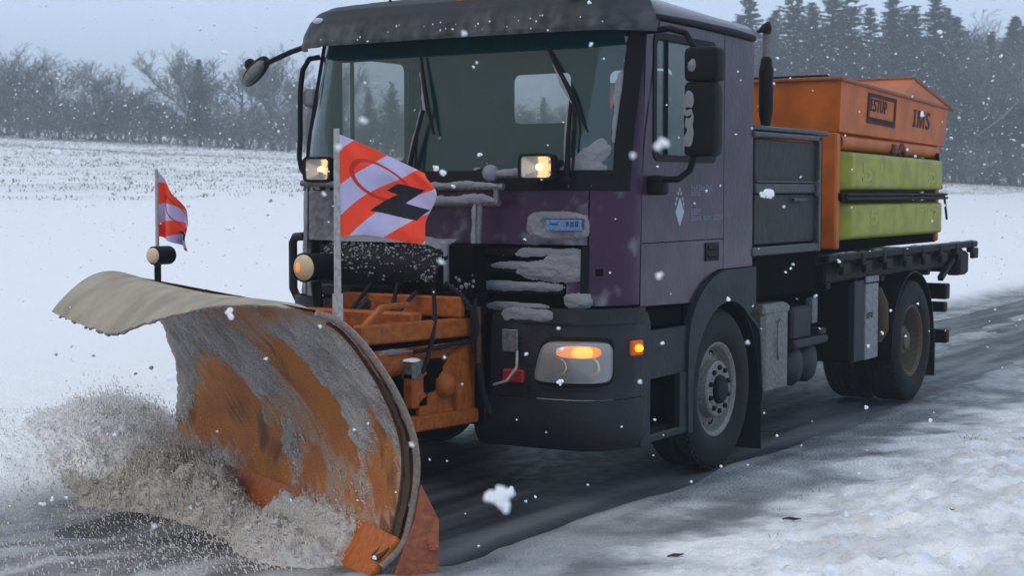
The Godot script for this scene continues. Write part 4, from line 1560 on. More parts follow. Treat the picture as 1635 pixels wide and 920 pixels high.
	g.tube([Vector3(-1.14, 1.49, 1.25), Vector3(-1.215, 1.485, 1.25), Vector3(-1.235, 1.45, 1.25), Vector3(-1.235, 1.15, 1.25), Vector3(-1.20, 1.09, 1.25), Vector3(-1.05, 1.10, 1.30)], 0.028, 8)
	part("bumper_hoop", g, M.plastic, t)
	# registration-like tag, red catch and cable beside the coupling
	g = Geo.new()
	g.bx(Vector3(0.60, 0.925, 1.53), Vector3(0.10, 0.13, 0.02), 0.006, Vector3(0, 0.1, 0))
	part("coupling_plate", g, M.steel, t)
	g = Geo.new()
	g.bx(Vector3(0.63, 0.725, 1.54), Vector3(0.14, 0.075, 0.03), 0.008)
	part("red_reflector", g, M.red, t)
	g = Geo.new()
	g.tube([Vector3(0.66, 0.87, 1.55), Vector3(0.675, 0.78, 1.58), Vector3(0.62, 0.70, 1.6), Vector3(0.52, 0.67, 1.58)], 0.008, 6)
	part("pale_cable", g, M.pole, t)
	# ---- wheel arches
	for s in [1.0, -1.0]:
		g = Geo.new()
		var p := poly([[0.46, 0.30], [0.467, 0.70], [0.455, 0.90], [0.42, 1.00], [0.36, 1.085], [0.29, 1.145], [0.22, 1.19], [0.14, 1.228], [0.05, 1.256], [-0.04, 1.272], [-0.14, 1.278], [-0.565, 1.278], [-0.565, 1.02]])
		for k in 25:
			var a := lerpf(PI * 0.70, -0.10, k / 24.0)
			p.append(Vector2(-0.13 + cos(a) * 0.535 , 0.50 + sin(a) * 0.575))
		p.append(Vector2(0.40, 0.30))
		g.slab(side_xf(s * 1.17, s), p, 0.05)
		var ar := part("wheel_arch", g, M.plastic, t)
		g = Geo.new()   # liner above the tyre and its tail
		rows = []
		for k in 20:
			var a := lerpf(-0.3, PI + 0.12, k / 19.0)
			var r := []
			for j in 3:
				r.append(Vector3(s * lerpf(0.80, 1.185, j / 2.0), 0.50 + sin(a) * 0.60, -0.12 + cos(a) * 0.58))
			rows.append(r)
		g.grid(rows, Vector3(0, 1, 0), [], 0.012)
		part("arch_liner", g, M.black, ar)
		g = Geo.new()
		rows = []
		for k in 10:
			var t_ := k / 9.0
			var r := []
			var pt := Vector2(-0.40, 1.035).lerp(Vector2(-0.70, 0.86), t_ * 2.0) if t_ < 0.5 else Vector2(-0.70, 0.86).lerp(Vector2(-0.755, 0.36), t_ * 2.0 - 1.0)
			for j in 4:
				r.append(Vector3(s * lerpf(0.85, 1.20, j / 3.0), pt.y, pt.x))
			rows.append(r)
		g.grid(rows, Vector3(0, 1, -0.4), [], 0.02)
		part("arch_tail", g, M.plastic, ar)
		g = Geo.new()
		g.bx(Vector3(s * 1.02, 0.20, -0.74), Vector3(0.34, 0.34, 0.012), 0.004)
		part("mud_flap", g, M.rubber, ar)
	# ---- wheels
	for s in [1.0, -1.0]:
		wheel(t, Vector3(s * 1.165, 0.512, -0.06), s, true)
		wheel(t, Vector3(s * 1.20, 0.512, -3.94), s, false)
		wheel(t, Vector3(s * 0.86, 0.512, -3.94), s, false)
	# ---- chassis
	for s in [1.0, -1.0]:
		g = Geo.new()
		g.bx(Vector3(s * 0.40, 0.86, -2.2), Vector3(0.08, 0.27, 6.6), 0.01)
		part("frame_rail", g, M.deep, t)
	g = Geo.new()
	g.bx(Vector3(0, 0.5, -0.06), Vector3(1.8, 0.14, 0.16), 0.03)
	g.bx(Vector3(0, 0.51, -3.94), Vector3(1.5, 0.2, 0.22), 0.06)
	g.ball(Vector3(0, 0.5, -3.94), Vector3(0.24, 0.24, 0.26))
	part("axle", g, M.deep, t)
	g = Geo.new()
	g.bx(Vector3(0, 0.85, 0.35), Vector3(0.9, 0.7, 1.4), 0.08)
	g.bx(Vector3(0, 0.7, -0.9), Vector3(0.5, 0.45, 1.1), 0.08)
	g.tube([Vector3(0, 0.62, -1.4), Vector3(0, 0.53, -3.7)], 0.06, 8)
	part("engine", g, M.deep, t)
	# right flank between the axles: tank, air cylinders, boxes
	g = Geo.new()
	g.bx(Vector3(1.03, 0.70, -0.98), Vector3(0.34, 0.62, 0.44), 0.03)
	var tk := part("exhaust_box", g, M.alu, t)
	g = Geo.new()
	g.bx(Vector3(1.03, 0.965, -0.98), Vector3(0.35, 0.07, 0.46), 0.02)
	g.tube([Vector3(1.205, 0.62, -1.0), Vector3(1.215, 0.72, -0.95), Vector3(1.215, 0.86, -0.96), Vector3(1.205, 0.90, -1.03)], 0.006, 5)
	part("box_lid", g, M.alu, tk)
	g = Geo.new()
	g.lathe(bundle(Vector3(0, 0, -1), Vector3(1, 0, 0), Vector3(0, 1, 0), Vector3(0.70, 0.53, -1.47)), [Vector2(0.0, -0.02), Vector2(0.12, 0.0), Vector2(0.15, 0.04), Vector2(0.15, 0.42), Vector2(0.12, 0.455), Vector2(0.0, 0.465)], 20)
	g.lathe(bundle(Vector3(0, 0, -1), Vector3(1, 0, 0), Vector3(0, 1, 0), Vector3(0.70, 0.53, -1.75)), [Vector2(0.0, -0.02), Vector2(0.12, 0.0), Vector2(0.15, 0.04), Vector2(0.15, 0.42), Vector2(0.12, 0.455), Vector2(0.0, 0.465)], 20)
	part("air_tanks", g, M.plastic, t)
	g = Geo.new()
	g.bx(Vector3(0.98, 0.83, -1.55), Vector3(0.36, 0.24, 0.36), 0.02)
	g.bx(Vector3(1.06, 0.69, -1.62), Vector3(0.30, 0.06, 0.66), 0.012)
	g.bx(Vector3(1.05, 0.74, -1.95), Vector3(0.24, 0.05, 0.14), 0.012)
	part("battery_box", g, M.plastic, t)
	g = Geo.new()
	g.bx(Vector3(1.11, 0.90, -1.86), Vector3(0.06, 0.19, 0.10), 0.01)
	part("valve_block", g, M.steel, t)
	g = Geo.new()
	g.bx(Vector3(0.98, 0.76, -2.66), Vector3(0.42, 0.62, 0.34), 0.02)
	var tb := part("tool_box", g, M.black, t)
	g = Geo.new()
	g.bx(Vector3(1.195, 0.77, -2.63), Vector3(0.02, 0.63, 0.22), 0.006)
	part("box_face", g, M.plastic, tb)
	g = Geo.new()
	g.bx(Vector3(1.195, 0.75, -2.925), Vector3(0.02, 0.60, 0.30), 0.006)
	g.bx(Vector3(1.20, 1.085, -2.925), Vector3(0.02, 0.05, 0.30), 0.006)
	var bp := part("pale_board", g, M.board, tb)
	g = Geo.new()
	rr.seed = 9
	for k in 3:
		glyph(g, Vector3(1.2065, 0.80, -2.80 - k * 0.05), 0.035, 0.045, rr)
	part("board_marks", g, M.deep, bp)
	g = Geo.new()
	g.tube([Vector3(1.12, 0.98, -3.22), Vector3(1.17, 0.86, -3.24), Vector3(1.17, 0.66, -3.25), Vector3(1.12, 0.58, -3.25)], 0.06, 10)
	part("filler_pipe", g, M.brown, t)
	# rear mudguards
	for s in [1.0, -1.0]:
		g = Geo.new()
		rows = []
		for k in 24:
			var a := lerpf(-0.25, PI + 0.1, k / 23.0)
			var r := []
			for j in 4:
				r.append(Vector3(s * lerpf(0.55, 1.225, j / 3.0), 0.53 + sin(a) * 0.575, -3.94 + cos(a) * 0.57))
			rows.append(r)
		g.grid(rows, Vector3(0, 1, 0), [], 0.014)
		part("rear_mudguard", g, M.black, t)
		g = Geo.new()
		g.bx(Vector3(s * 0.92, 0.36, -4.56), Vector3(0.60, 0.42, 0.014), 0.004)
		part("rear_mud_flap", g, M.rubber, t)
	# rear under-run gear
	g = Geo.new()
	g.bx(Vector3(1.06, 0.88, -4.90), Vector3(0.34, 0.14, 0.12), 0.01)
	g.bx(Vector3(1.04, 0.74, -4.88), Vector3(0.36, 0.09, 0.10), 0.01)
	g.bx(Vector3(0.1, 0.47, -4.95), Vector3(2.24, 0.12, 0.10), 0.01)
	part("rear_bar", g, M.black, t)
	# ---- platform
	g = Geo.new()
	g.bx(Vector3(0, 1.17, -3.75), Vector3(2.36, 0.16, 3.6), 0.02)
	for k in 6:
		g.bx(Vector3(0, 1.10, -2.1 - k * 0.62), Vector3(2.30, 0.12, 0.09), 0.01)
	part("platform_deck", g, M.black, t)
	for s in [1.0, -1.0]:
		g = Geo.new()
		g.bx(Vector3(s * 1.225, 1.288, -3.72), Vector3(0.10, 0.055, 3.92), 0.01)
		for k in 8:
			g.bx(Vector3(s * 1.255, 1.262, -2.0 - k * 0.5), Vector3(0.06, 0.10, 0.07), 0.01)
			g.bx(Vector3(s * 1.235, 1.20, -2.2 - k * 0.5), Vector3(0.04, 0.10, 0.16), 0.01)
		g.bx(Vector3(s * 1.19, 1.12, -5.3), Vector3(0.14, 0.22, 0.30), 0.03)
		g.bar(Vector3(s * 1.2, 1.18, -5.15), Vector3(s * 1.2, 1.0, -4.75), 0.05, 0.05)
		g.bar(Vector3(s * 1.2, 1.14, -5.45), Vector3(s * 1.2, 1.02, -5.30), 0.04, 0.04)
		part("deck_rail", g, M.black, t)
		g = Geo.new()
		for k in 12:
			var z := -1.95 - k * 0.31
			snow_ridge(g, Vector3(s * 1.235, 1.314, z), Vector3(s * 1.235, 1.314, z - rng.randf_range(0.1, 0.3)), 0.022, 0.012, Vector3.UP, 0.6, k)
		part("rail_snow", g, M.crust, t)
	# side lockers behind the cab
	for s in [1.0, -1.0]:
		var o := Node3D.new()
		o.name = "side_locker"
		t.add_child(o, true)
		g = Geo.new()
		g.bx(Vector3(s * 0.95, 1.76, -1.20), Vector3(0.42, 0.74, 1.16), 0.01)
		part("locker_body", g, M.deep, o)
		for q in [[1.84, 2.13], [1.42, 1.76]]:
			g = Geo.new()
			g.bx(Vector3(s * 1.165, (q[0] + q[1]) / 2, -1.18), Vector3(0.02, q[1] - q[0], 1.10), 0.006)
			part("locker_panel", g, M.locker, o)
		g = Geo.new()
		g.bx(Vector3(s * 1.175, 1.80, -1.20), Vector3(0.05, 0.07, 1.2), 0.01)
		g.bx(Vector3(s * 1.185, 1.845, -1.20), Vector3(0.03, 0.012, 1.16), 0.003)
		g.bx(Vector3(s * 1.175, 1.76, -1.76), Vector3(0.06, 0.84, 0.05), 0.008)
		g.bx(Vector3(s * 1.17, 2.16, -1.17), Vector3(0.07, 0.035, 1.24), 0.008)
		g.bx(Vector3(s * 1.17, 1.375, -1.17), Vector3(0.06, 0.06, 1.24), 0.008)
		g.bx(Vector3(s * 1.20, 1.72, -1.38), Vector3(0.02, 0.02, 0.26), 0.004)
		g.bx(Vector3(s * 1.205, 1.80, -1.70), Vector3(0.04, 0.12, 0.07), 0.02)
		part("locker_frame", g, M.locker_frame, o)
		g = Geo.new()
		g.bx(Vector3(s * 0.9, 2.205, -1.30), Vector3(0.55, 0.035, 1.40), 0.008)
		part("locker_lid", g, M.lid, o)
	g = Geo.new()
	g.bx(Vector3(1.02, 1.28, -1.2), Vector3(0.24, 0.10, 1.3), 0.01)
	g.bx(Vector3(0.6, 1.2, -1.2), Vector3(1.1, 0.3, 1.2), 0.01)
	part("sub_frame", g, M.deep, t)
	# intake stack behind the cab
	g = Geo.new()
	g.lathe(Transform3D(Basis(), Vector3(1.13, 2.20, -0.91)), [Vector2(0.0, 0.0), Vector2(0.025, 0.0), Vector2(0.046, 0.10), Vector2(0.05, 0.14), Vector2(0.05, 0.40), Vector2(0.042, 0.44), Vector2(0.036, 0.48), Vector2(0.02, 0.50)], 16, true)
	var sk := part("exhaust_stack", g, M.black, t)
	g = Geo.new()
	g.tube([Vector3(1.13, 2.68, -0.91), Vector3(1.13, 2.87, -0.91)], 0.026, 10)
	part("stack_pipe", g, M.steel, sk)
	g = Geo.new()
	g.tube([Vector3(1.115, 2.86, -0.91), Vector3(1.13, 2.89, -0.91), Vector3(1.135, 2.925, -0.93)], [0.045, 0.04, 0.015], 8)
	g.bx(Vector3(1.105, 2.865, -0.89), Vector3(0.06, 0.015, 0.05), 0.004)
	part("rain_cap", g, M.black, sk)

# ---------------------------------------------------------------- plough: s runs from the right end to the left along the blade, f forward of its back line, h up
const BLADE := 3.15
func B(s: float, f: float, h: float) -> Vector3:
	return Vector3(1.2, 0, 3.2) + Vector3(-0.8660, 0, -0.5) * s + Vector3(-0.5, 0, 0.8660) * f + Vector3(0, h, 0)

func blade_curve(t: float, s: float) -> Vector2:
	var k := [[0.30, 0.02], [0.20, 0.09], [0.13, 0.16], [0.095, 0.27], [0.07, 0.40], [0.062, 0.53], [0.08, 0.65], [0.122, 0.765], [0.185, 0.89], [0.265, 1.01], [0.345, 1.11], [0.435, 1.19], [0.55, 1.24]]
	var x := t * (k.size() - 1)
	var i := mini(int(x), k.size() - 2)
	var f := x - i
	var p0: Array = k[maxi(i - 1, 0)]
	var p1: Array = k[i]
	var p2: Array = k[i + 1]
	var p3: Array = k[mini(i + 2, k.size() - 1)]
	var q := Vector2(p1[0], p1[1]).cubic_interpolate(Vector2(p2[0], p2[1]), Vector2(p0[0], p0[1]), Vector2(p3[0], p3[1]), f)
	q.x = lerpf(q.x, 0.27 + (q.x - 0.06) * 0.55, sm(1.2, 3.15, s))
	return q

func blade_normal(t: float, s: float) -> Vector3:
	var a := blade_curve(maxf(t - 0.01, 0), s)
	var b := blade_curve(minf(t + 0.01, 1), s)
	var d := (b - a).normalized()
	return Vector3(-0.5, 0, 0.866) * d.y + Vector3(0, -d.x, 0)

# how far (s, h) lies inside a patch, in metres; negative outside
func inside(q: Vector2, ring: PackedVector2Array) -> float:
	var d := 1e9
	var n := ring.size()
	for i in n:
		d = minf(d, q.distance_to(Geometry2D.get_closest_point_to_segment(q, ring[i], ring[(i + 1) % n])))
	return d if Geometry2D.is_point_in_polygon(q, ring) else -d

var grey_patches: Array = []
var bare_patches: Array = []

# 0 bare orange paint, 0.5 thin film, 1 thick slush; patches as they froze on this blade
func slush_on_blade(s: float, h: float) -> float:
	if grey_patches.is_empty():
		for a in [[[0.99, 1.15], [0.29, 1.17], [0.15, 1.03], [0.13, 0.80], [0.21, 0.62], [0.50, 0.46], [0.77, 0.54], [0.95, 0.82], [1.2, 0.99], [1.35, 1.08]],
				[[2.6, 1.1], [2.0, 1.1], [1.74, 0.86], [1.62, 0.66], [1.96, 0.58], [2.2, 0.66], [2.5, 0.81], [2.85, 0.83], [3.15, 1.1]],
				[[3.15, 1.0], [2.70, 0.86], [2.82, 0.56], [2.9, 0.35], [3.15, 0.3]],
				[[1.72, 0.52], [1.52, 0.46], [1.45, 0.30], [1.60, 0.28]]]:
			grey_patches.append(poly(a))
		for a in [[[2.58, 0.82], [2.29, 0.77], [2.0, 0.59], [1.95, 0.34], [2.40, 0.22], [2.86, 0.36], [2.66, 0.6]],
				[[1.94, 0.48], [1.70, 0.50], [1.64, 0.28], [1.98, 0.32]],
				[[1.98, 0.30], [1.60, 0.26], [1.44, 0.06], [1.72, 0.02]],
				[[1.37, 0.38], [1.11, 0.34], [1.09, 0.24], [1.4, 0.16]],
				[[1.42, 1.0], [1.23, 0.97], [0.95, 0.80], [0.78, 0.52], [0.70, 0.40], [1.0, 0.46], [1.30, 0.62], [1.62, 0.82]],
				[[0.38, 0.74], [0.26, 0.58], [0.22, 0.30], [0.4, 0.24], [0.60, 0.38], [0.50, 0.46]],
				[[0.30, 0.0], [0.22, 0.24], [0.0, 0.30], [0.0, 0.0]],
				[[0.8, 0.22], [0.58, 0.20], [0.62, 0.10]]]:
			bare_patches.append(poly(a))
	var ac := s * 0.65 - h * 0.95
	var al := s * 0.75 + h * 0.65
	var hair := fbm(ac * 8.0, al * 1.1, 5.0, 2.0)
	var w := Vector2(s + 0.10 * fbm(s, h, 1, 2.0) + hair * 0.07, h + 0.07 * fbm(s, h, 2, 2.0) + hair * 0.05)
	var k := 0.50 + 0.35 * hair + 0.25 * fbm(s, h, 7, 1.6)
	var g := -1.0
	for q in grey_patches:
		g = maxf(g, inside(w, q))
	var o := -1.0
	for q in bare_patches:
		o = maxf(o, inside(w, q))
	k = lerpf(k, 0.95 + 0.2 * hair, sm(-0.05, 0.04, g))
	k = lerpf(k, 0.10 + 0.30 * hair, sm(-0.06, 0.03, o))
	k = maxf(k, sm(0.30, 0.08, h + 0.10 * fbm(s, h, 11, 1.5) + 0.10 * hair) * sm(0.2, 0.5, s) * sm(1.75, 1.35, s + 0.2 * hair))
	k = maxf(k, sm(0.36, 0.16, h + 0.12 * hair) * sm(1.95, 2.2, s))
	return clampf(k, 0, 1)

func plow() -> void:
	var t := thing("snow_plough", "orange curved snow plough blade caked with grey slush, mounted before the truck", "snow plough")
	var g := Geo.new()
	var rows := []
	var cols := []
	var ns := 300
	var nt := 130
	for i in nt + 1:
		var tt := float(i) / nt
		var r := []
		var c := []
		for j in ns + 1:
			var s := BLADE * j / ns
			var q := blade_curve(tt, s)
			var k := slush_on_blade(s, q.y)
			var n := fbm(s, q.y, 1, 2.5)
			var ac := s * 0.65 - q.y * 0.95
			var hair := fbm(ac * 9.0, (s * 0.75 + q.y * 0.65) * 1.2, 9.0, 2.5)
			var fine := fbm(s, q.y, 8, 12.0)
			var ora := Color(0.66, 0.235, 0.035).lerp(Color(0.52, 0.17, 0.045), clampf(0.45 + n * 1.6 + hair * 0.6, 0, 1))
			# bruises where the paint is scraped off
			var bruise: float = clampf((fbm(s * 1.4, q.y, 17, 1.6) - 0.26) * 4.0, 0, 1)
			bruise = maxf(bruise, exp(-pow((s - 2.28) / 0.14, 2.0) - pow((q.y - 0.50) / 0.07, 2.0)) * clampf(0.6 + hair * 2.0, 0, 1))
			bruise = maxf(bruise, sm(0.03, 0.01, absf(ac - (1.93 * 0.65 - 0.9 * 0.95))) * sm(1.65, 1.75, s) * sm(2.3, 2.15, s))
			ora = ora.lerp(Color(0.06, 0.04, 0.035), bruise * 0.75)
			var film := Color(0.62, 0.31, 0.17).lerp(Color(0.50, 0.37, 0.29), clampf(0.5 + hair * 1.6, 0, 1))
			var grey := Color(0.33, 0.30, 0.27).lerp(Color(0.54, 0.515, 0.485), clampf(0.5 + n * 0.9 + hair + fine * 0.5, 0, 1))
			grey = grey.lerp(Color(0.70, 0.655, 0.63), sm(0.34, 0.15, q.y))
			var col := ora.lerp(film, sm(0.28, 0.56, k + fine * 0.15)).lerp(grey, sm(0.62, 0.88, k + fine * 0.25))
			c.append(col)
			var p := B(s, q.x, q.y)
			var low := sm(0.36, 0.12, q.y)
			var thick := sm(0.5, 0.95, k) * (0.012 + 0.022 * maxf(0.0, 0.3 + n) + 0.012 * fine + 0.02 * hair + low * (0.03 + 0.05 * absf(n) + 0.03 * fine)) + 0.0025 * fine + 0.003 * hair
			r.append(p + blade_normal(tt, s) * maxf(thick, 0.0))
		rows.append(r)
		cols.append(c)
	g.grid(rows, Vector3(-0.5, 0, 0.87), cols)
	part("mouldboard", g, M.blade, t, "concave orange face streaked with frozen grey slush")
	g = Geo.new()
	rows = []
	for i in 25:
		var r := []
		for j in 21:
			var s := BLADE * j / 20.0
			var q := blade_curve(i / 24.0, s)
			r.append(B(s, q.x, q.y) - blade_normal(i / 24.0, s) * 0.012)
		rows.append(r)
	g.grid(rows, Vector3(0.5, 0, -0.87))
	part("mouldboard_back", g, M.frame_orange, t)
	# right end: pale edge bar, worn brown strip, gusset and shoe
	g = Geo.new()
	var pts := []
	for i in 41:
		var q := blade_curve(0.05 + 0.95 * i / 40.0, 0)
		pts.append(B(-0.008, q.x + 0.004, q.y))
	g.tube(pts, 0.017, 6)
	var rim := part("edge_bar", g, M.edge, t)
	g = Geo.new()
	rows = []
	for i in 41:
		var tt := 0.05 + 0.86 * i / 40.0
		var r := []
		for j in 7:
			var s := 0.01 + (0.10 - 0.05 * sm(0.55, 1.0, tt)) * j / 6.0
			var q := blade_curve(tt, 0)
			r.append(B(s, q.x, q.y) + blade_normal(tt, 0) * (0.030 - 0.012 * j / 6.0 + 0.01 * fbm(s, q.y, 3, 9.0)))
		rows.append(r)
	g.grid(rows, Vector3(-0.5, 0, 0.87))
	part("worn_strip", g, M.brown, rim)
	g = Geo.new()
	pts = []
	for i in 31:
		var tt := 0.06 + 0.88 * i / 30.0
		var q := blade_curve(tt, 0)
		pts.append(B(0.105 - 0.05 * sm(0.55, 1.0, tt), q.x, q.y) + blade_normal(tt, 0) * 0.022)
	g.tube(pts, 0.010, 6)
	part("strip_bead", g, M.rust, rim)
	g = Geo.new()
	var px := bundle(Vector3(-0.5, 0, 0.866), Vector3(0, 1, 0), Vector3(-0.866, 0, -0.5), B(-0.03, 0, 0))
	g.slab(px, poly([[0.055, 0.43], [-0.035, 0.255], [-0.035, 0.0], [0.20, 0.0], [0.14, 0.14], [0.085, 0.27]]), 0.02)
	g.bx(B(-0.045, 0.0, 0.13), Vector3(0.03, 0.03, 0.05), 0.008)
	part("end_gusset", g, M.faded, t)
	g = Geo.new()
	for i in 3:
		var s0 := BLADE * i / 3.0 + 0.005
		var s1 := BLADE * (i + 1) / 3.0 - 0.005
		g = Geo.new()
		rows = []
		for q in [[0.335, -0.005], [0.27, 0.055], [0.205, 0.125], [0.16, 0.185]]:
			var r := []
			for j in 9:
				var s := lerpf(s0, s1, j / 8.0)
				r.append(B(s, q[0] + (0.27 - 0.06 + 0.03 - q[0] * 0.45) * sm(1.2, 3.15, s), q[1]))
			rows.append(r)
		g.grid(rows, Vector3(-0.5, 0.5, 0.87), [], 0.03)
		part("cutting_edge", g, M.edge_orange, t)
	for k in 5:
		g = Geo.new()
		var pg := poly([])
		for i in 13:
			var q := blade_curve(i / 12.0 * 0.95, 0)
			pg.append(Vector2(q.x - 0.014, q.y))
		for q in [[0.34, 1.21], [0.12, 1.0], [-0.02, 0.72], [-0.04, 0.4], [0.02, 0.15]]:
			pg.append(Vector2(q[0], q[1]))
		g.slab(bundle(Vector3(-0.5, 0, 0.866), Vector3(0, 1, 0), Vector3(-0.866, 0, -0.5), B(0.45 + k * 0.62, 0, 0)), pg, 0.014)
		part("back_rib", g, M.frame_orange, t)
	g = Geo.new()
	g.tube([B(0.6, -0.03, 0.42), B(BLADE - 0.1, -0.03, 0.42)], 0.05, 10)
	g.tube([B(0.6, 0.19, 1.05), B(BLADE - 0.1, 0.19, 1.05)], 0.035, 10)
	part("back_tube", g, M.frame_orange, t)
	# rubber flap along the top: wide and drooping on the left, dying out at the right end
	g = Geo.new()
	rows = []
	var nu := 70
	for i in 19:
		var v := i / 18.0
		var r := []
		for j in nu + 1:
			var s := (BLADE + 0.02) * j / nu
			var o := 0.03 + 0.50 * pow(sm(0.0, 1.6, s), 1.15)
			var lift := 0.075 * sin(PI * clampf(v, 0, 1)) * sm(0.3, 2.2, s)
			var q := Vector2(0.47 + 0.05 * sm(1.8, 3.15, s) + o * v, 1.228 + lift - 0.19 * v * v * sm(0.6, 2.0, s) + 0.02 * sin(s * 2.1 + 0.6) - 0.03 * (1.0 - sm(0, 0.5, s)))
			var drip := 0.0
			if i == 18:
				drip = 0.012 * fbm(s, 0, 0, 9.0) - 0.008
			r.append(B(s, q.x, q.y + drip))
		rows.append(r)
	g.grid(rows, Vector3(-0.2, 1, 0.2), [], 0.014)
	var fl := part("rubber_flap", g, M.flap, t, "pale dusty rubber flap curling over the top of the blade")
	g = Geo.new()
	for k in 46:
		var j := rng.randi_range(12, nu - 1)
		var p: Vector3 = rows[18][j]
		g.ball(p + Vector3(0, -0.006, 0), Vector3(0.018, 0.012, 0.012) * rng.randf_range(0.4, 1.0), 4, 6)
	part("flap_drips", g, M.crust, fl).set_meta("kind", "stuff")
	g = Geo.new()
	g.bar(B(0.05, 0.43, 1.215), B(BLADE, 0.47, 1.215), 0.03, 0.012)
	part("clamp_strip", g, M.frame_orange, fl)
	# marker flags
	marker_flag(t, true)
	marker_flag(t, false)
	# small marker lamp on the left end
	var o := Node3D.new()
	o.name = "marker_lamp"
	t.add_child(o, true)
	g = Geo.new()
	g.tube([B(3.0, 0.44, 1.18), B(3.0, 0.44, 1.36)], 0.021, 8)
	var lx := bundle(Vector3(1, 0, 0), Vector3(0, 0, 1), Vector3(0, -1, 0), B(3.0, 0.44, 1.385) + Vector3(0.012, 0, -0.03))
	g.lathe(lx, [Vector2(0.0, -0.07), Vector2(0.052, -0.068), Vector2(0.058, -0.055), Vector2(0.058, 0.075), Vector2(0.05, 0.08)], 16, true)
	part("housing", g, M.black, o)
	g = Geo.new()
	g.lathe(lx, [Vector2(0.05, 0.076), Vector2(0.046, 0.092), Vector2(0.03, 0.10), Vector2(0.0, 0.102)], 16)
	part("lens", g, M.amber_pale, o)
	# main plough lamp on its stalk
	o = Node3D.new()
	o.name = "plough_lamp"
	t.add_child(o, true)
	lx = bundle(Vector3(1, 0, 0), Vector3(0, 0, 1), Vector3(0, -1, 0), Vector3(-0.52, 1.335, 1.96))
	g = Geo.new()
	g.lathe(lx, [Vector2(0.0, -0.20), Vector2(0.07, -0.20), Vector2(0.078, -0.18), Vector2(0.082, 0.03), Vector2(0.087, 0.035), Vector2(0.087, 0.05), Vector2(0.078, 0.052)], 22, true)
	g.tube([Vector3(-0.52, 1.25, 1.90), Vector3(-0.515, 1.05, 1.88), Vector3(-0.50, 0.85, 1.9)], 0.032, 8)
	part("housing", g, M.black, o)
	g = Geo.new()
	g.lathe(lx, [Vector2(0.079, 0.048), Vector2(0.066, 0.06), Vector2(0.04, 0.07), Vector2(0.0, 0.074)], 22)
	part("lens", g, M.lens_pale, o)
	g = Geo.new()
	g.ball(Vector3(-0.545, 1.335, 2.026), Vector3(0.022, 0.034, 0.012), 5, 10)
	part("bulb", g, M.amber_soft, o)
	# coupling frame between truck and blade
	g = Geo.new()
	g.bx(Vector3(0, 0.78, 1.56), Vector3(0.86, 0.70, 0.06), 0.01)
	g.bx(Vector3(0.0, 1.10, 1.55), Vector3(0.80, 0.10, 0.10), 0.01)
	part("coupling_plate", g, M.deep, t)
	for x in [0.37, -0.42]:
		g = Geo.new()
		var sx := side_xf(x)
		g.slab(sx, poly([[1.58, 0.45], [2.14, 0.50], [2.14, 0.62], [1.98, 0.70], [1.80, 0.86], [1.58, 0.92]]), 0.025)
		part("side_plate", g, M.frame_orange, t)
		g = Geo.new()
		g.bar(Vector3(x, 1.0, 1.55), Vector3(x, 1.03, 2.66 if x > 0 else 2.2), 0.07, 0.105, 0.01)
		part("upper_arm", g, M.frame_orange, t)
		g = Geo.new()
		g.bar(Vector3(x + 0.01, 0.485, 1.50), Vector3(x + 0.01, 0.515, 2.45 if x > 0 else 2.1), 0.08, 0.085, 0.01)
		part("lower_arm", g, M.frame_orange, t)
	g = Geo.new()
	g.bar(Vector3(-0.45, 1.06, 2.08), Vector3(0.34, 1.06, 2.08), 0.10, 0.10, 0.01)
	g.bar(Vector3(-0.45, 1.12, 1.72), Vector3(0.40, 1.12, 1.72), 0.06, 0.12, 0.01)
	g.bar(Vector3(0.36, 1.05, 2.62), Vector3(0.34, 1.16, 2.40), 0.035, 0.035)
	g.bar(Vector3(0.34, 1.16, 2.40), Vector3(0.33, 1.16, 2.15), 0.03, 0.03)
	part("cross_beam", g, M.frame_orange, t)
	g = Geo.new()
	g.tube([Vector3(0.25, 0.84, 2.5), Vector3(0.27, 0.83, 1.58)], 0.075, 14)
	var ram := part("lift_ram", g, M.frame_orange, t)
	g = Geo.new()
	snow_ridge(g, Vector3(0.265, 0.895, 2.40), Vector3(0.285, 0.885, 1.62), 0.045, 0.02, Vector3.UP, 0.3, 3.0)
	part("ram_snow", g, M.crust, ram)
	g = Geo.new()
	g.bx(Vector3(0.36, 0.69, 2.13), Vector3(0.07, 0.20, 0.14), 0.01)
	part("post", g, M.frame_orange, t)
	g = Geo.new()
	g.bx(Vector3(0.355, 0.80, 2.15), Vector3(0.09, 0.11, 0.10), 0.012)
	var bc := part("valve_block", g, M.alu, t)
	g = Geo.new()
	snow_ridge(g, Vector3(0.355, 0.85, 2.21), Vector3(0.355, 0.85, 2.09), 0.045, 0.025, Vector3.UP, 0.4, 3.0)
	part("block_snow", g, M.snow, bc)
	g = Geo.new()
	g.ball(Vector3(0.39, 0.70, 1.90), Vector3(0.075, 0.085, 0.09), 6, 10)
	g.tube([Vector3(0.36, 0.74, 2.0), Vector3(0.40, 0.72, 1.88), Vector3(0.40, 0.66, 1.80), Vector3(0.40, 0.50, 1.77)], [0.03, 0.045, 0.05, 0.02], 8)
	part("hook", g, M.frame_orange, t)
	g = Geo.new()
	g.bx(Vector3(0.38, 0.79, 1.98), Vector3(0.05, 0.12, 0.13), 0.03)
	g.bx(Vector3(0.395, 0.72, 2.05), Vector3(0.04, 0.10, 0.10), 0.03)
	part("pin_block", g, M.deep, t)
	g = Geo.new()
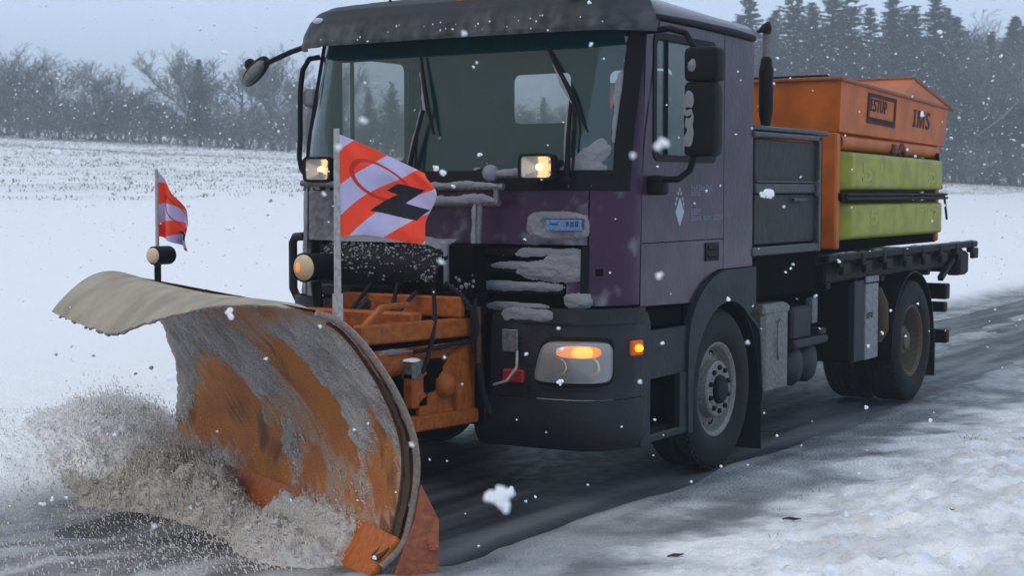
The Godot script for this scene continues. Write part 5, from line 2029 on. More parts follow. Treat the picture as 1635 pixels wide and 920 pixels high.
	var hz := [[Vector3(0.36, 1.24, 1.95), Vector3(0.40, 1.05, 2.0), Vector3(0.42, 0.9, 2.08), Vector3(0.40, 0.78, 2.12)], [Vector3(0.40, 1.2, 1.62), Vector3(0.46, 1.0, 1.66), Vector3(0.45, 0.8, 1.62), Vector3(0.46, 0.62, 1.6), Vector3(0.5, 0.5, 1.58)], [Vector3(0.30, 1.26, 1.75), Vector3(0.44, 1.12, 1.70), Vector3(0.43, 0.9, 1.66), Vector3(0.47, 0.7, 1.64)], [Vector3(0.1, 1.2, 1.75), Vector3(0.1, 1.0, 2.1), Vector3(0.15, 0.95, 2.4)], [Vector3(-0.25, 1.25, 1.7), Vector3(-0.3, 1.05, 1.9), Vector3(-0.25, 1.0, 2.1)], [Vector3(-0.05, 1.25, 1.72), Vector3(-0.06, 1.0, 1.85), Vector3(-0.05, 0.95, 2.2)], [Vector3(0.37, 0.90, 2.15), Vector3(0.41, 0.915, 1.9), Vector3(0.41, 0.93, 1.6)]]
	for k in hz.size():
		g = Geo.new()
		var cv := Curve3D.new()
		for p in hz[k]:
			cv.add_point(p)
		var hp := []
		var hv: Array = hz[k]
		for i in (hv.size() - 1) * 6 + 1:
			var f := i / 6.0
			var a := mini(int(f), hv.size() - 2)
			hp.append(hv[a].cubic_interpolate(hv[a + 1], hv[maxi(a - 1, 0)], hv[mini(a + 2, hv.size() - 1)], f - a))
		g.tube(hp, 0.013 if k != 1 else 0.02, 7)
		part("hydraulic_hose", g, M.rubber, t)
	g = Geo.new()
	g.tube([Vector3(0.455, 1.12, 1.64), Vector3(0.47, 0.95, 1.66), Vector3(0.46, 0.8, 1.65)], 0.014, 6)
	part("rusty_pipe", g, M.rust, t)
	# covered hydraulic unit with crumbs of frozen snow
	g = Geo.new()
	rows = []
	for i in 11:
		var v := i / 10.0
		var r := []
		for j in 61:
			var u := j / 60.0
			var x := lerpf(-0.62, 0.235, u)
			var drop := sm(0.78, 1.0, u) * 0.10
			var ang := v * PI * 0.62
			var p := Vector3(x, 1.30 + 0.185 * cos(ang * 0.95) - drop * sm(0, 0.4, 1.0 - v) * 0.6, 1.54 + 0.21 * sin(ang))
			p += Vector3(0, 0.010, 0.014) * fbm(x, v, 2, 3.0)
			r.append(p)
		rows.append(r)
	g.grid(rows, Vector3(0, 0.5, 1), [], 0.02)
	g.bx(Vector3(-0.19, 1.33, 1.57), Vector3(0.84, 0.23, 0.16), 0.01)
	var cv_ := part("unit_cover", g, M.black, t)
	g = Geo.new()
	for k in 900:
		var u := rng.randf()
		var v := rng.randf()
		var dens: float = 0.35 + 0.65 * sm(0.75, 0.15, v) + fbm(u, v, 4, 2.5) * 0.8
		if rng.randf() > dens:
			continue
		var p: Vector3 = rows[int(v * 10.0)][int(u * 60.0)].lerp(rows[mini(int(v * 10.0) + 1, 10)][int(u * 60.0)], rng.randf()) + Vector3(rng.randf_range(-0.006, 0.006), 0.002, 0.004)
		g.ball(p, Vector3(1.1, 0.8, 0.8) * (0.003 + 0.008 * pow(rng.randf(), 2.0)), 4, 6)
	part("snow_crumbs", g, M.crust, cv_).set_meta("kind", "stuff")
	g = Geo.new()
	rows = []
	for i in 12:
		var v := i / 11.0
		var r := []
		for j in 50:
			var u := j / 49.0
			var x := lerpf(-0.60, 0.22, u)
			var cap := 0.05 + 0.05 * fbm(x, 0, 0, 2.0)
			r.append(Vector3(x, 1.50 - v * 0.02 - 0.09 * sm(0.75, 1.0, u) * v + 0.02 * sin(PI * v) * (1.0 + fbm(x, v, 3, 6.0)), 1.50 + v * (0.10 + cap)))
		rows.append(r)
	g.grid(rows, Vector3(0, 1, 0.4))
	g.bx(Vector3(0.215, 1.36, 1.60), Vector3(0.04, 0.26, 0.10), 0.015)
	part("cover_snow", g, M.crust, cv_)
	g = Geo.new()
	g.bx(Vector3(0.33, 1.27, 1.56), Vector3(0.19, 0.42, 0.13), 0.015)
	g.bx(Vector3(0.0, 1.17, 1.60), Vector3(0.86, 0.07, 0.20), 0.01)
	part("valve_chest", g, M.deep, t)
	g = Geo.new()
	for k in 40:
		g.ball(Vector3(rng.randf_range(0.24, 0.42), 1.10 + pow(rng.randf(), 2.0) * 0.2, 1.632), Vector3(1, 1, 0.7) * rng.randf_range(0.005, 0.018), 4, 6)
	part("chest_crumbs", g, M.crust, t).set_meta("kind", "stuff")
	# left side struts seen past the flag pole
	g = Geo.new()
	g.bar(Vector3(-0.75, 1.18, 1.62), Vector3(-0.15, 1.20, 1.66), 0.05, 0.07, 0.01)
	g.bar(Vector3(-0.55, 0.95, 1.9), Vector3(-0.2, 1.14, 1.72), 0.03, 0.05, 0.01)
	g.bar(Vector3(-0.36, 0.86, 2.1), Vector3(-0.24, 1.16, 1.7), 0.03, 0.05, 0.01)
	part("strut", g, M.plastic, t)

# flag print, drawn from its bands and marks: u along the fly, v down from the hoist top
func flag_image() -> ImageTexture:
	var N := 256
	var im := Image.create(N, N, false, Image.FORMAT_RGB8)
	var mark := PackedVector2Array([Vector2(0.62, 0.32), Vector2(0.89, 0.285), Vector2(0.73, 0.52), Vector2(0.995, 0.52), Vector2(0.90, 0.69), Vector2(0.37, 0.72), Vector2(0.63, 0.45), Vector2(0.51, 0.446)])
	for y in N:
		for x in N:
			var u := (x + 0.5) / N
			var v := (y + 0.5) / N
			var d := v + 0.9 * u
			var red := (d > 0.18 and d < 0.52) or (d > 0.83 and d < 1.12) or (d > 1.47 and d < 1.86)
			var c := c8(252, 76, 44) if red else c8(196, 188, 220)
			var e := Vector2((u - 0.44) / 0.29, (v - 0.36 - (u - 0.44) * 0.12) / 0.19).length()
			if absf(e - 1.0) < 0.085 and u < 0.72:
				c = c8(204, 52, 44)
			if Geometry2D.is_point_in_polygon(Vector2(u, v), mark):
				c = c8(34, 32, 40)
			im.set_pixel(x, y, c)
	im.generate_mipmaps()
	return ImageTexture.create_from_image(im)

func marker_flag(t: Node3D, right: bool) -> void:
	var o := Node3D.new()
	o.name = "marker_flag"
	t.add_child(o, true)
	o.set_meta("label", "spread flag on the pale pole at the right end" if right else "folded flag on the short pole at the left end")
	var base := B(0.02 if right else 3.0, 0.44, 1.2 if right else 1.36)
	var topy := 2.06 if right else 1.915
	var g := Geo.new()
	g.tube([base, Vector3(base.x, topy, base.z)], [0.017, 0.013] if right else [0.012, 0.010], 8)
	if right:
		g.tube([base - Vector3(0, 0.02, 0), base + Vector3(0, 0.12, 0)], 0.024, 8)
	part("flag_pole", g, M.pole, o)
	g = Geo.new()
	var rows := []
	var n := 36
	for i in n + 1:
		var v := float(i) / n
		var r := []
		for j in n + 1:
			var u := float(j) / n
			if right:
				var y0 := lerpf(topy - 0.015, topy - 0.02 - 0.16 * u - 0.02 * u * u, 1.0)
				var y1 := topy - 0.485 - 0.02 * u + 0.014 * sin(u * 5.0)
				var x := (0.395 + 0.05 * sm(0.0, 0.28, v) * sm(0.75, 0.3, v)) * u
				var z := 0.035 * sin(u * 7.0 + v * 2.4) * u + 0.02 * sin(v * 9.0) * u - 0.06 * u + 0.012 * sin(u * 16.0 - v * 6.0) * (0.3 + u) + 0.03 * fbm(u * 0.6, v * 0.5, 0, 2.0)
				var fold := 0.02 * exp(-pow((u - 0.18) / 0.05, 2.0)) * (1.0 - v)
				r.append(Vector3(base.x, 0, base.z) + Vector3(0.80, 0, -0.60) * x + Vector3(0.6, 0, 0.8) * (z + fold) + Vector3(0, lerpf(y0, y1, v), 0))
			else:
				# limp and folded, its free end dropping
				var along := 0.20 * u + 0.018 * sin(u * 10.0 + v * 2.0) * u
				var back := 0.05 * sin(u * 11.0) * (0.3 + 0.7 * v) + 0.03 * sin(v * 7.0) * u
				var drop := pow(u, 1.15) * lerpf(0.30, 0.095, v)
				r.append(Vector3(base.x, topy - 0.01 - v * 0.40 - drop, base.z) + Vector3(0.85, 0, -0.53) * along + Vector3(-0.53, 0, -0.85) * back)
		rows.append(r)
	g.grid(rows, Vector3(0.6, 0, 0.8), [], 0.0025)
	part("flag_cloth", g, M.flag if right else M.flag_folded, o)

# ---------------------------------------------------------------- spreader on the platform
func spreader() -> void:
	var t := thing("salt_spreader", "orange salt spreader hopper with yellow-green brine tanks on the truck platform", "salt spreader", Vector3(0, 1.32, 0))
	var up := Vector3(0, -1.32, 0)
	var g := Geo.new()
	# hopper: upper box, waist and lower frame
	var loft := func(ks: Array, m: Material, name_: String) -> MeshInstance3D:
		var gg := Geo.new()
		for i in ks.size() - 1:
			var a: Array = ks[i]
			var b: Array = ks[i + 1]   # [y front, y rear, half width, z front, z rear]
			var ca := [Vector3(a[2], a[0], a[3]), Vector3(a[2], a[1], a[4]), Vector3(-a[2], a[1], a[4]), Vector3(-a[2], a[0], a[3])]
			var cb := [Vector3(b[2], b[0], b[3]), Vector3(b[2], b[1], b[4]), Vector3(-b[2], b[1], b[4]), Vector3(-b[2], b[0], b[3])]
			var ns := [Vector3(1, 0, 0), Vector3(0, 0, -1), Vector3(-1, 0, 0), Vector3(0, 0, 1)]
			gg.flat()
			for k in 4:
				gg.quad(ca[k] + up, ca[(k + 1) % 4] + up, cb[(k + 1) % 4] + up, cb[k] + up, ns[k])
		return part(name_, gg, m, t)
	var hop: MeshInstance3D = loft.call([[2.20, 2.16, 0.93, -2.45, -5.05], [2.24, 2.19, 1.10, -2.42, -5.12], [2.635, 2.535, 1.12, -2.40, -5.16], [2.635, 2.535, 1.09, -2.43, -5.13], [2.45, 2.40, 1.02, -2.5, -5.05], [2.42, 2.38, 0.1, -3.0, -4.6]], M.orange, "hopper")
	g = Geo.new()
	# top rims
	for s in [1.0, -1.0]:
		g.bar(Vector3(s * 1.115, 2.635, -2.40) + up, Vector3(s * 1.115, 2.535, -5.16) + up, 0.05, 0.03, 0.008)
	g.bar(Vector3(-1.12, 2.64, -2.40) + up, Vector3(1.12, 2.64, -2.40) + up, 0.05, 0.03, 0.008)
	part("hopper_rim", g, M.orange_rim, hop)
	g = Geo.new()
	for k in 3:
		g.bx(Vector3(0.45 - k * 0.62, 2.652, -2.42) + up, Vector3(0.16, 0.04, 0.05), 0.01)
	g.bar(Vector3(1.0, 2.665, -2.44) + up, Vector3(-1.0, 2.67, -2.44) + up, 0.03, 0.02, 0.004)
	part("cover_roller", g, M.black, hop)
	# rear hood that stands above the hopper
	g = Geo.new()
	g.flat()
	var A := Vector3(1.13, 2.555, -5.14) + up
	var Bq := Vector3(1.03, 2.765, -4.46) + up
	var C := Vector3(-1.03, 2.765, -4.46) + up
	var D := Vector3(-1.13, 2.555, -5.14) + up
	var E2 := Vector3(1.12, 2.53, -5.30) + up
	var F2 := Vector3(-1.12, 2.53, -5.30) + up
	var Z0 := Vector3(1.08, 2.58, -4.0) + up
	var Z1 := Vector3(-1.08, 2.58, -4.0) + up
	g.quad(Bq, C, D, A, Vector3(0, 1, -0.3))
	g.quad(Z0, Z1, C, Bq, Vector3(0, 0.5, 1))
	g.tri(Z0, Bq, A, Vector3(1, 0, 0))
	g.tri(Z1, C, D, Vector3(-1, 0, 0))
	g.quad(A, D, F2, E2, Vector3(0, 1, -0.3))
	var hd := part("rear_hood", g, M.orange, t)
	g = Geo.new()
	g.bar(Bq, A, 0.03, 0.03, 0.006)
	g.bar(A, E2, 0.04, 0.03, 0.006)
	g.bar(Bq, C, 0.03, 0.03, 0.006)
	part("hood_edge", g, M.orange_rim, hd)
	# sloped flank under the upper box and the lower body
	loft.call([[1.36, 1.36, 0.80, -2.47, -5.0], [2.20, 2.17, 0.94, -2.47, -5.02]], M.orange, "lower_body")
	for z in [-2.44, -5.0]:
		for s in [1.0, -1.0]:
			g = Geo.new()
			g.bx(Vector3(s * 1.03, 1.78, z) + up, Vector3(0.12, 0.90, 0.09), 0.012)
			part("frame_post", g, M.orange, t)
			g = Geo.new()
			g.bx(Vector3(s * 0.90, 1.78, z - 0.02) + up, Vector3(0.05, 0.90, 0.07), 0.012)
			part("frame_post", g, M.orange, t)
	for s in [1.0, -1.0]:
		g = Geo.new()
		g.tube([Vector3(s * 1.04, 2.165, -2.52) + up, Vector3(s * 1.04, 2.14, -5.0) + up], 0.06, 12)
		part("side_tube", g, M.orange, t)
		g = Geo.new()
		g.bx(Vector3(s * 1.0, 1.36, -3.75) + up, Vector3(0.14, 0.08, 2.6), 0.01)
		part("skid", g, M.deep, t)
		for q in [[1.775, 2.105, 2.075], [1.385, 1.70, 1.70]]:
			g = Geo.new()
			var rows := []
			var nz_ := 40
			for i in 13:
				var v := i / 12.0
				var r := []
				for j in nz_ + 1:
					var u := float(j) / nz_
					var ev := sm(0.0, 0.10, v) * sm(1.0, 0.90, v)
					var eu := sm(0.0, 0.022, u) * sm(1.0, 0.978, u)
					var e: float = sqrt(ev * eu)
					var waist := 0.03 * exp(-pow((u - 0.52) / 0.02, 2.0)) * (sm(0.45, 0.1, v) if q[0] > 1.7 else sm(0.5, 0.9, v))
					var x: float = 0.97 + 0.17 * e - waist * e + 0.012 * sin(PI * u) * e
					r.append(Vector3(s * x, lerpf(q[0], lerpf(q[1], q[2], u), v), lerpf(-2.52, -5.02, u)) + up)
				rows.append(r)
			g.grid(rows, Vector3(s, 0, 0))
			var tk := part("brine_tank", g, M.lime, t)
			# numerals moulded into the plastic, low and worn
			if s > 0:
				var hi: bool = q[0] > 1.7
				var marks := [["5", 0.17], ["5", 0.33], ["4", 0.68], ["5", 0.85]] if hi else [["5", 0.24], ["5", 0.42], ["7", 0.72], ["7", 0.88]]
				for mk in marks:
					var xf := bundle(Vector3(0, 0, -1), Vector3(0, 1, 0), Vector3(1, 0, 0), Vector3(1.145, (1.93 if hi else 1.575) - 0.01 * mk[1], lerpf(-2.52, -5.02, mk[1])) + up)
					text("moulded_numeral", mk[0], 0.15 if hi else 0.12, 0.010, M.lime_mark, tk, xf, 2.3)
		g = Geo.new()
		g.bar(Vector3(s * 1.145, 1.755, -2.46) + up, Vector3(s * 1.145, 1.752, -5.08) + up, 0.03, 0.022, 0.006)
		g.bar(Vector3(s * 1.15, 1.722, -2.46) + up, Vector3(s * 1.15, 1.72, -5.08) + up, 0.03, 0.022, 0.006)
		g.bar(Vector3(s * 1.10, 1.738, -2.44) + up, Vector3(s * 1.10, 1.736, -5.06) + up, 0.06, 0.06, 0.006)
		part("tank_strap", g, M.black, t)
		g = Geo.new()
		g.bx(Vector3(s * 1.10, 2.13, -3.72) + up, Vector3(0.05, 0.09, 0.10), 0.02)
		g.tube([Vector3(s * 1.09, 2.10, -3.82) + up, Vector3(s * 1.11, 2.16, -3.9) + up, Vector3(s * 1.09, 2.09, -4.05) + up], 0.025, 7)
		part("filler_cap", g, M.red_brown, t)
		g = Geo.new()
		g.bar(Vector3(s * 1.10, 2.12, -4.93) + up, Vector3(s * 1.10, 1.80, -5.06) + up, 0.03, 0.03)
		g.bar(Vector3(s * 1.12, 1.74, -5.10) + up, Vector3(s * 1.13, 1.52, -5.16) + up, 0.02, 0.02)
		part("strap_end", g, M.black, t)
	# maker's panel and model letters on the hopper side
	g = Geo.new()
	var sx := bundle(Vector3(0, -0.035, -1).normalized(), Vector3(0.05, 1, -0.035).normalized(), Vector3(1, -0.05, 0).normalized(), Vector3(1.116 - 0.05 * 2.45, 0.10, 0) + up)
	g.slab(sx, rpoly(2.93, 2.335, 3.62, 2.575, 0.01), 0.004, rpoly(2.975, 2.385, 3.585, 2.545, 0.01))
	g.slab(sx, rpoly(2.99, 2.36, 3.57, 2.372, 0.002), 0.004)
	var pn := part("maker_panel", g, M.ink, hop)
	var tb := Basis(Vector3(0, -0.035, -1).normalized(), Vector3(0.05, 1, -0.035).normalized(), Vector3(1, -0.05, 0).normalized())
	text("panel_lettering", "ESTUP", 0.10, 0.004, M.ink, pn, Transform3D(tb, Vector3(1.115, 2.465, -3.285) + up), 1.0)
	text("model_lettering", "IMS", 0.15, 0.004, M.ink, hop, Transform3D(tb, Vector3(1.1125, 2.40, -4.42) + up), 1.3)
	# auger motor and chute behind, spinner hidden by the truck
	g = Geo.new()
	g.bx(Vector3(0, 1.55, -5.25) + up, Vector3(0.9, 0.7, 0.4), 0.03)
	g.lathe(Transform3D(Basis(), Vector3(0, 0.75, -5.45) + up), [Vector2(0.0, 0.0), Vector2(0.32, 0.0), Vector2(0.32, 0.02), Vector2(0.06, 0.06), Vector2(0.05, 0.55)], 20, true)
	part("chute", g, M.frame_orange, t)

# ---------------------------------------------------------------- ploughed snow
func pile_h(x: float, z: float) -> float:
	# windrow lying against the blade, deepest at its left end
	var d := Vector3(x - 1.2, 0, z - 3.2)
	var s := d.dot(Vector3(-0.8660, 0, -0.5))
	var f := d.dot(Vector3(-0.5, 0, 0.8660))
	var along := 0.18 * sm(1.75, 2.75, s) * sm(5.6, 3.1, s)
	var h := along * exp(-pow((f - 0.42) / 0.42, 2.0))
	# low roll in front of the middle and right of the blade
	h += 0.15 * sm(0.1, 0.5, s) * sm(2.8, 1.8, s) * exp(-pow((f - 0.42 - 0.10 * sm(1.0, 2.5, s)) / 0.21, 2.0))
	h += 0.09 * exp(-pow((s - 1.95) / 0.35, 2.0) - pow((f - 0.38) / 0.25, 2.0))
	h += 0.07 * sm(1.5, 2.5, s) * sm(5.2, 4.0, s) * exp(-pow((f - 0.75) / 0.4, 2.0))
	return h

func bank_h(x: float, z: float) -> float:
	var h := pile_h(x, z)
	var k := clampf(h / 0.25, 0, 1)
	var lump := absf(fbm(x, z, 50, 1.4)) * 0.30 + fbm(x, z, 51, 3.2) * 0.13 + fbm(x, z, 52, 8.0) * 0.05
	return gh(x, z) - 0.06 + h * (1.0 + lump * 1.1) + k * (lump * 0.24 + 0.09 * absf(fbm(x, z, 53, 3.5)) + 0.06 * fbm(x, z, 54, 9.0) + 0.035 * fbm(x, z, 55, 20.0))

func snow_bits() -> void:
	var hf := bank_h
	var cf := func(x: float, z: float) -> Color:
		var d := Vector3(x - 1.2, 0, z - 3.2)
		var s := d.dot(Vector3(-0.8660, 0, -0.5))
		var f := d.dot(Vector3(-0.5, 0, 0.8660))
		var n := fbm(x, z, 60, 1.8)
		var fine := fbm(x, z, 61, 6.0)
		var dirty := Color(0.31, 0.285, 0.25).lerp(Color(0.52, 0.49, 0.445), clampf(0.5 + n * 1.5 + fine, 0, 1))
		var clean := Color(0.66, 0.64, 0.65).lerp(Color(0.80, 0.80, 0.81), clampf(0.5 + n * 1.5, 0, 1))
		var k := sm(2.5, 3.2, s + n * 0.9)
		var low := sm(1.4, 0.6, s + n * 0.4)
		return dirty.lerp(Color(0.60, 0.575, 0.55), low * 0.7).lerp(clean, k)
	var mp := vmat(0.9, M.fine_n, 2.2, 1.0)
	mp.subsurf_scatter_enabled = true
	mp.subsurf_scatter_strength = 0.1
	var xs := steps([[-4.1, 1.3, 380]])
	var zs := steps([[0.9, 4.7, 280]])
	# only the part of the sheet that carries snow, so its rim sinks into the ground
	var o := put("ploughed_snow", sheet(xs, zs, hf, cf, mp), self)
	tag(o, "grey churned bank of snow rolling off the plough blade", "snow bank")
	o.set_meta("kind", "stuff")
	# clods riding on it and thrown from it
	var clod := []
	for k in 4:
		var g := Geo.new()
		g.smooth()
		var rows := []
		for i in 6:
			var r := []
			for j in 9:
				var a := TAU * (j % 8) / 8.0
				var p := PI * i / 5.0
				var v := Vector3(cos(a) * sin(p), cos(p), sin(a) * sin(p))
				r.append(v * (1.0 + 0.9 * fbm(v.x + k * 3.0, v.y, v.z, 0.9)))
			rows.append(r)
		g.grid(rows, Vector3(0, 0, 1))
		var cm := mat(Color.WHITE, 0.9, 0.0, null, 3.0, M.fine_n, 0.8)
		cm.vertex_color_use_as_albedo = true
		clod.append(g.done(cm))
	for k in 4:
		var xf: Array[Transform3D] = []
		var cc: Array[Color] = []
		var tries := 0
		while xf.size() < 220 and tries < 40000:
			tries += 1
			var s := rng.randf_range(0.2, 4.9)
			var f := rng.randf_range(-0.1, 1.5)
			var p := B(s, f, 0)
			var h := pile_h(p.x, p.z)
			if h < 0.06 or rng.randf() > h * 3.2:
				continue
			if f < blade_curve(clampf(h / 1.24, 0, 1), s).x and s < BLADE:
				continue
			p.y = bank_h(p.x, p.z)
			var sz := 0.004 + 0.024 * pow(rng.randf(), 6.0)
			if rng.randf() < 0.16:   # in the air above the bank
				p.y += pow(rng.randf(), 2.0) * (0.12 + 0.40 * sm(1.8, 3.4, s))
				sz *= 0.55
			var c: Color = cf.call(p.x, p.z)
			c = c.lerp(Color(0.74, 0.73, 0.73), rng.randf() * 0.7)
			xf.append(Transform3D(Basis.from_euler(Vector3(rng.randf() * 6, rng.randf() * 6, rng.randf() * 6)).scaled(Vector3(1, 0.8, 1.1) * sz), p))
			cc.append(c)
		var mm := MultiMesh.new()
		mm.transform_format = MultiMesh.TRANSFORM_3D
		mm.use_colors = true
		mm.mesh = clod[k]
		mm.instance_count = xf.size()
		for i in xf.size():
			mm.set_instance_transform(i, xf[i])
			mm.set_instance_color(i, cc[i])
		var mi := MultiMeshInstance3D.new()
		mi.name = numbered("snow_clods")
		mi.multimesh = mm
		add_child(mi)
		tag(mi, "loose clods of slush tumbling over the bank before the blade", "snow clods", "clods thrown up by the plough")
		mi.set_meta("kind", "stuff")

# loose crumbs of slush flying and rolling just off the bank and the foot of the blade
func slush_fuzz() -> void:
	var g := Geo.new()
	g.ball(Vector3.ZERO, Vector3(1.0, 0.42, 0.5), 4, 6)
	g.ball(Vector3(0.7, 0.3, 0.2), Vector3(0.55, 0.4, 0.35), 4, 6)
	var fm := mat(Color.WHITE, 0.95)
	fm.vertex_color_use_as_albedo = true
	var mm := MultiMesh.new()
	mm.transform_format = MultiMesh.TRANSFORM_3D
	mm.use_colors = true
	mm.mesh = g.done(fm)
	var xf: Array[Transform3D] = []
	var cc: Array[Color] = []
	var brown := Color(0.34, 0.305, 0.26)
	var pale := Color(0.74, 0.735, 0.74)
	while xf.size() < 30000:
		var s := rng.randf_range(0.2, 5.0)
		var on_blade := rng.randf() < 0.30
		var strewn := not on_blade and rng.randf() < 0.10
		var p: Vector3
		var sz := 0.0028 + 0.0065 * pow(rng.randf(), 2.0)
		if on_blade:
			if s > BLADE:
				continue
			var tt := rng.randf_range(0.08, 0.42)
			var q := blade_curve(tt, s)
			if slush_on_blade(s, q.y) < 0.62 + 0.2 * rng.randf():
				continue
			p = B(s, q.x, q.y) + blade_normal(tt, s) * (0.012 + 0.05 * pow(rng.randf(), 2.0) * sm(0.5, 0.1, q.y))
		else:
			var f := rng.randf_range(0.0, 1.4) if not strewn else 0.6 + 1.3 * pow(rng.randf(), 1.6)
			p = B(s, f, 0)
			var h := pile_h(p.x, p.z)
			if not strewn and (h < 0.05 or rng.randf() > h * 5.0):
				continue
			if s < BLADE and f < blade_curve(clampf(h / 1.24, 0.02, 1), s).x + 0.02:
				continue
			var up := -log(maxf(rng.randf(), 1e-4)) * (0.010 + 0.030 * sm(1.4, 2.8, s) * sm(0.05, 0.22, h))
			p.y = maxf(bank_h(p.x, p.z), maxf(gh(p.x, p.z), -0.008)) + (minf(up, 0.24) if not strewn else 0.002)
		var k := sm(2.5, 3.3, s + 0.5 * fbm(p.x, p.z, 61, 2.0))
		var c := brown.lerp(Color(0.60, 0.565, 0.52), rng.randf()).lerp(pale, k * rng.randf_range(0.5, 1.0))
		if s < 1.5:
			c = c.lerp(Color(0.62, 0.60, 0.58), 0.6)
		var along := Vector3(-0.866, rng.randf_range(-0.3, 1.2), -0.5).normalized()
		var sd := along.cross(Vector3(rng.randf() - 0.5, rng.randf() - 0.5, rng.randf() - 0.5)).normalized()
		xf.append(Transform3D(Basis(along * 1.9, sd, along.cross(sd)) * Basis.from_scale(Vector3.ONE * sz), p))
		cc.append(c)
	mm.instance_count = xf.size()
	for i in xf.size():
		mm.set_instance_transform(i, xf[i])
		mm.set_instance_color(i, cc[i])
	var mi := MultiMeshInstance3D.new()
	mi.name = "slush_crumbs"
	mi.multimesh = mm
	add_child(mi)
	tag(mi, "fine crumbs of brown and white slush flying off the plough blade", "slush")
	mi.set_meta("kind", "stuff")

func verge_bits() -> void:
	var g := Geo.new()
	g.flat()
	for k in 9:
		var a := rng.randf() * TAU
		var q := Vector3(rng.randf_range(-0.03, 0.03), -0.01, rng.randf_range(-0.03, 0.03))
		var tip := q + Vector3(cos(a) * 0.04, rng.randf_range(0.012, 0.035), sin(a) * 0.04)
		var w := Vector3(-sin(a), 0, cos(a)) * 0.0022
		g.tri(q - w, q + w, tip, Vector3(0.5, 0.3, 0.8))
	var mm := MultiMesh.new()
	mm.transform_format = MultiMesh.TRANSFORM_3D
	mm.mesh = g.done(mat(c8(122, 122, 92), 0.9))
	var xf: Array[Transform3D] = []
	var tries := 0
	while xf.size() < 260 and tries < 60000:
		tries += 1
		var x := rng.randf_range(1.7, 7.0)
		var z := rng.randf_range(-9.0, 3.0)
		var w := clampf((fbm(x, z, 31, 0.45) - 0.24) * 5.0, 0, 1) * clampf(0.3 + fbm(x, z, 20, 1.6) * 2.0, 0, 1)
		if rng.randf() < w:
			xf.append(Transform3D(Basis(Vector3.UP, rng.randf() * TAU).scaled(Vector3.ONE * rng.randf_range(0.6, 1.2)), Vector3(x, gh(x, z), z)))
	mm.instance_count = xf.size()
	for i in xf.size():
		mm.set_instance_transform(i, xf[i])
	var mi := MultiMeshInstance3D.new()
	mi.name = "verge_grass"
	mi.multimesh = mm
	add_child(mi)
	tag(mi, "short dead grass poking through the trampled snow of the verge", "grass")
	mi.set_meta("kind", "stuff")
	var bits := [[2.25, 1.35, 0.10, 0.3, "thin dark twig on the slush edge, farther of the two by the road"], [2.05, 2.35, 0.08, 0.9, "thin dark twig on the slush edge, nearer of the two by the road"], [2.95, 0.95, 0.10, 1.7, "short dark twig lying in the verge snow"]]
	for q in bits:
		g = Geo.new()
		var L: float = q[2]
		g.tube([Vector3(-L / 2, 0.004, 0), Vector3(-L * 0.1, 0.012, 0.012), Vector3(L * 0.2, 0.008, 0.004), Vector3(L / 2, 0.014, 0.02)], [0.004, 0.008, 0.007, 0.003], 6)
		g.tube([Vector3(-L * 0.1, 0.012, 0.012), Vector3(0.02, 0.02, 0.045)], [0.005, 0.002], 5)
		var m := part("twig_shape", g, M.rust_dark, self)
		m.name = numbered("twig")
		m.position = Vector3(q[0], gh(q[0], q[1]), q[1])
		m.rotation.y = q[3]
		tag(m, q[4], "twig")

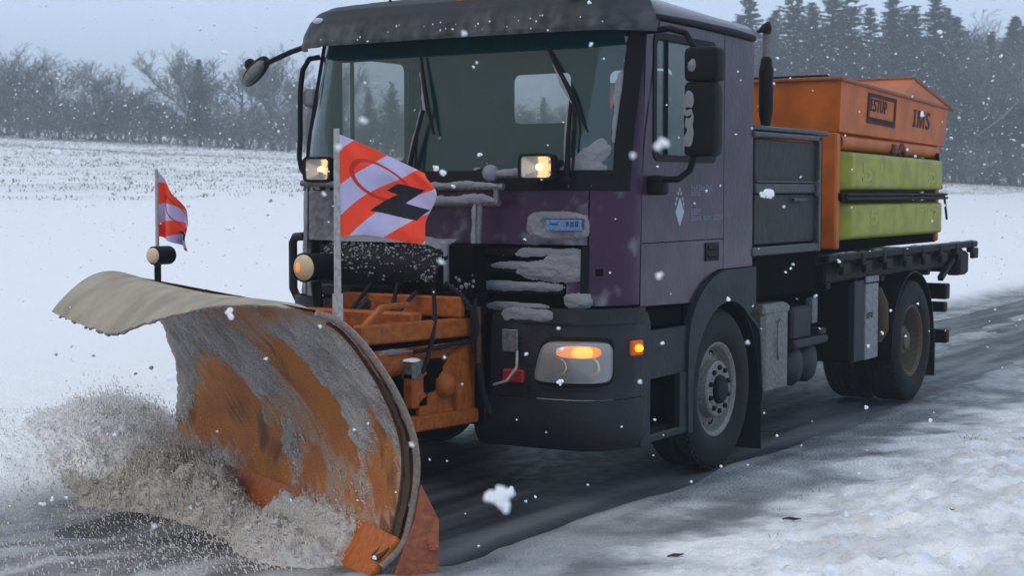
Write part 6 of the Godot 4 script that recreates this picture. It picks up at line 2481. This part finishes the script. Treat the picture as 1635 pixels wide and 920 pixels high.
# ---------------------------------------------------------------- falling snow
func flakes() -> void:
	var shapes := []
	for k in 6:
		var g := Geo.new()
		var n := 3 + k % 4
		var c := Vector3.ZERO
		for i in n:
			g.ball(c, Vector3(rng.randf_range(0.45, 0.8), rng.randf_range(0.45, 0.8), rng.randf_range(0.4, 0.7)), 5, 8)
			c += Vector3(rng.randf_range(-0.7, 0.7), rng.randf_range(-0.6, 0.6), rng.randf_range(-0.4, 0.4))
		shapes.append(g.done(M.flake))
	var cam := Vector3(5.335, 1.78, 9.106)
	var big := [[-0.0072, -0.1352, 2.1, 0.022, "largest flake, a five-lobed tuft of snow above the dark road under the bumper"], [0.1632, 0.0608, 4.6, 0.022, "ragged white flake hanging beside the grey side locker"]]
	rng.seed = 99
	var made := 0
	while made < 270:
		var Z := 1.6 + 8.5 * pow(rng.randf(), 0.55)
		var p := cam + Vector3(-0.529, 0, -0.849) * Z + Vector3(0.849, 0, -0.529) * Z * rng.randf_range(-0.36, 0.36) + Vector3(0, Z * rng.randf_range(-0.27, 0.13), 0)
		if p.y < 0.15:
			continue
		var m := MeshInstance3D.new()
		m.mesh = shapes[made % 6]
		m.name = numbered("snowflake")
		add_child(m, true)
		m.position = p
		m.rotation = Vector3(rng.randf() * 6, rng.randf() * 6, rng.randf() * 6)
		m.scale = Vector3.ONE * (0.0042 + 0.0075 * pow(rng.randf(), 3.0))
		tag(m, "small white flake of falling snow drifting in the air", "snowflake", "snowflakes falling in front of the truck")
		made += 1
	for q in big:
		var d: Vector3 = Vector3(0.849, 0, -0.529) * q[0] + Vector3(0, 1, 0) * (q[1] - 0.0618) + Vector3(-0.529, 0, -0.849)
		var g := Geo.new()
		var sc: float = q[3]
		for k in 6:
			var a := TAU * k / 6.0 + 0.4 + rng.randf_range(-0.3, 0.3)
			var far := rng.randf_range(0.35, 1.0)
			for e in 16:
				var w := Vector3(rng.randf_range(-1, 1), rng.randf_range(-1, 1), rng.randf_range(-1, 1)) * 0.30
				g.ball((Vector3(cos(a), sin(a) * 0.75, 0.1 * sin(a * 3.0)) * far * rng.randf_range(0.15, 1.0) + w * 0.8) * sc, Vector3(0.2, 0.18, 0.16) * sc * rng.randf_range(0.6, 1.3), 5, 8)
		g.ball(Vector3.ZERO, Vector3(0.55, 0.45, 0.4) * sc, 6, 10)
		var m := part("x", g, M.flake, self)
		m.name = numbered("snowflake")
		m.position = cam + d * q[2]
		m.rotation.y = 0.4
		tag(m, q[4], "snowflake")
	# farther flakes, past counting
	var mm := MultiMesh.new()
	mm.transform_format = MultiMesh.TRANSFORM_3D
	mm.mesh = shapes[1]
	mm.instance_count = 16000
	for i in 16000:
		var Z := 10.0 + 60.0 * pow(rng.randf(), 0.6)
		var p := cam + Vector3(-0.529, 0, -0.849) * Z + Vector3(0.849, 0, -0.529) * Z * rng.randf_range(-0.45, 0.45) + Vector3(0, Z * rng.randf_range(-0.1, 0.16), 0)
		p.y = maxf(p.y, gh(p.x, p.z) + 0.3)
		mm.set_instance_transform(i, Transform3D(Basis.from_euler(Vector3(rng.randf() * 6, rng.randf() * 6, 0)).scaled(Vector3.ONE * rng.randf_range(0.005, 0.016)), p))
	var mi := MultiMeshInstance3D.new()
	mi.name = "distant_snowfall"
	mi.multimesh = mm
	add_child(mi)
	tag(mi, "fine snowfall in the air before the field and wood", "snowfall")
	mi.set_meta("kind", "stuff")
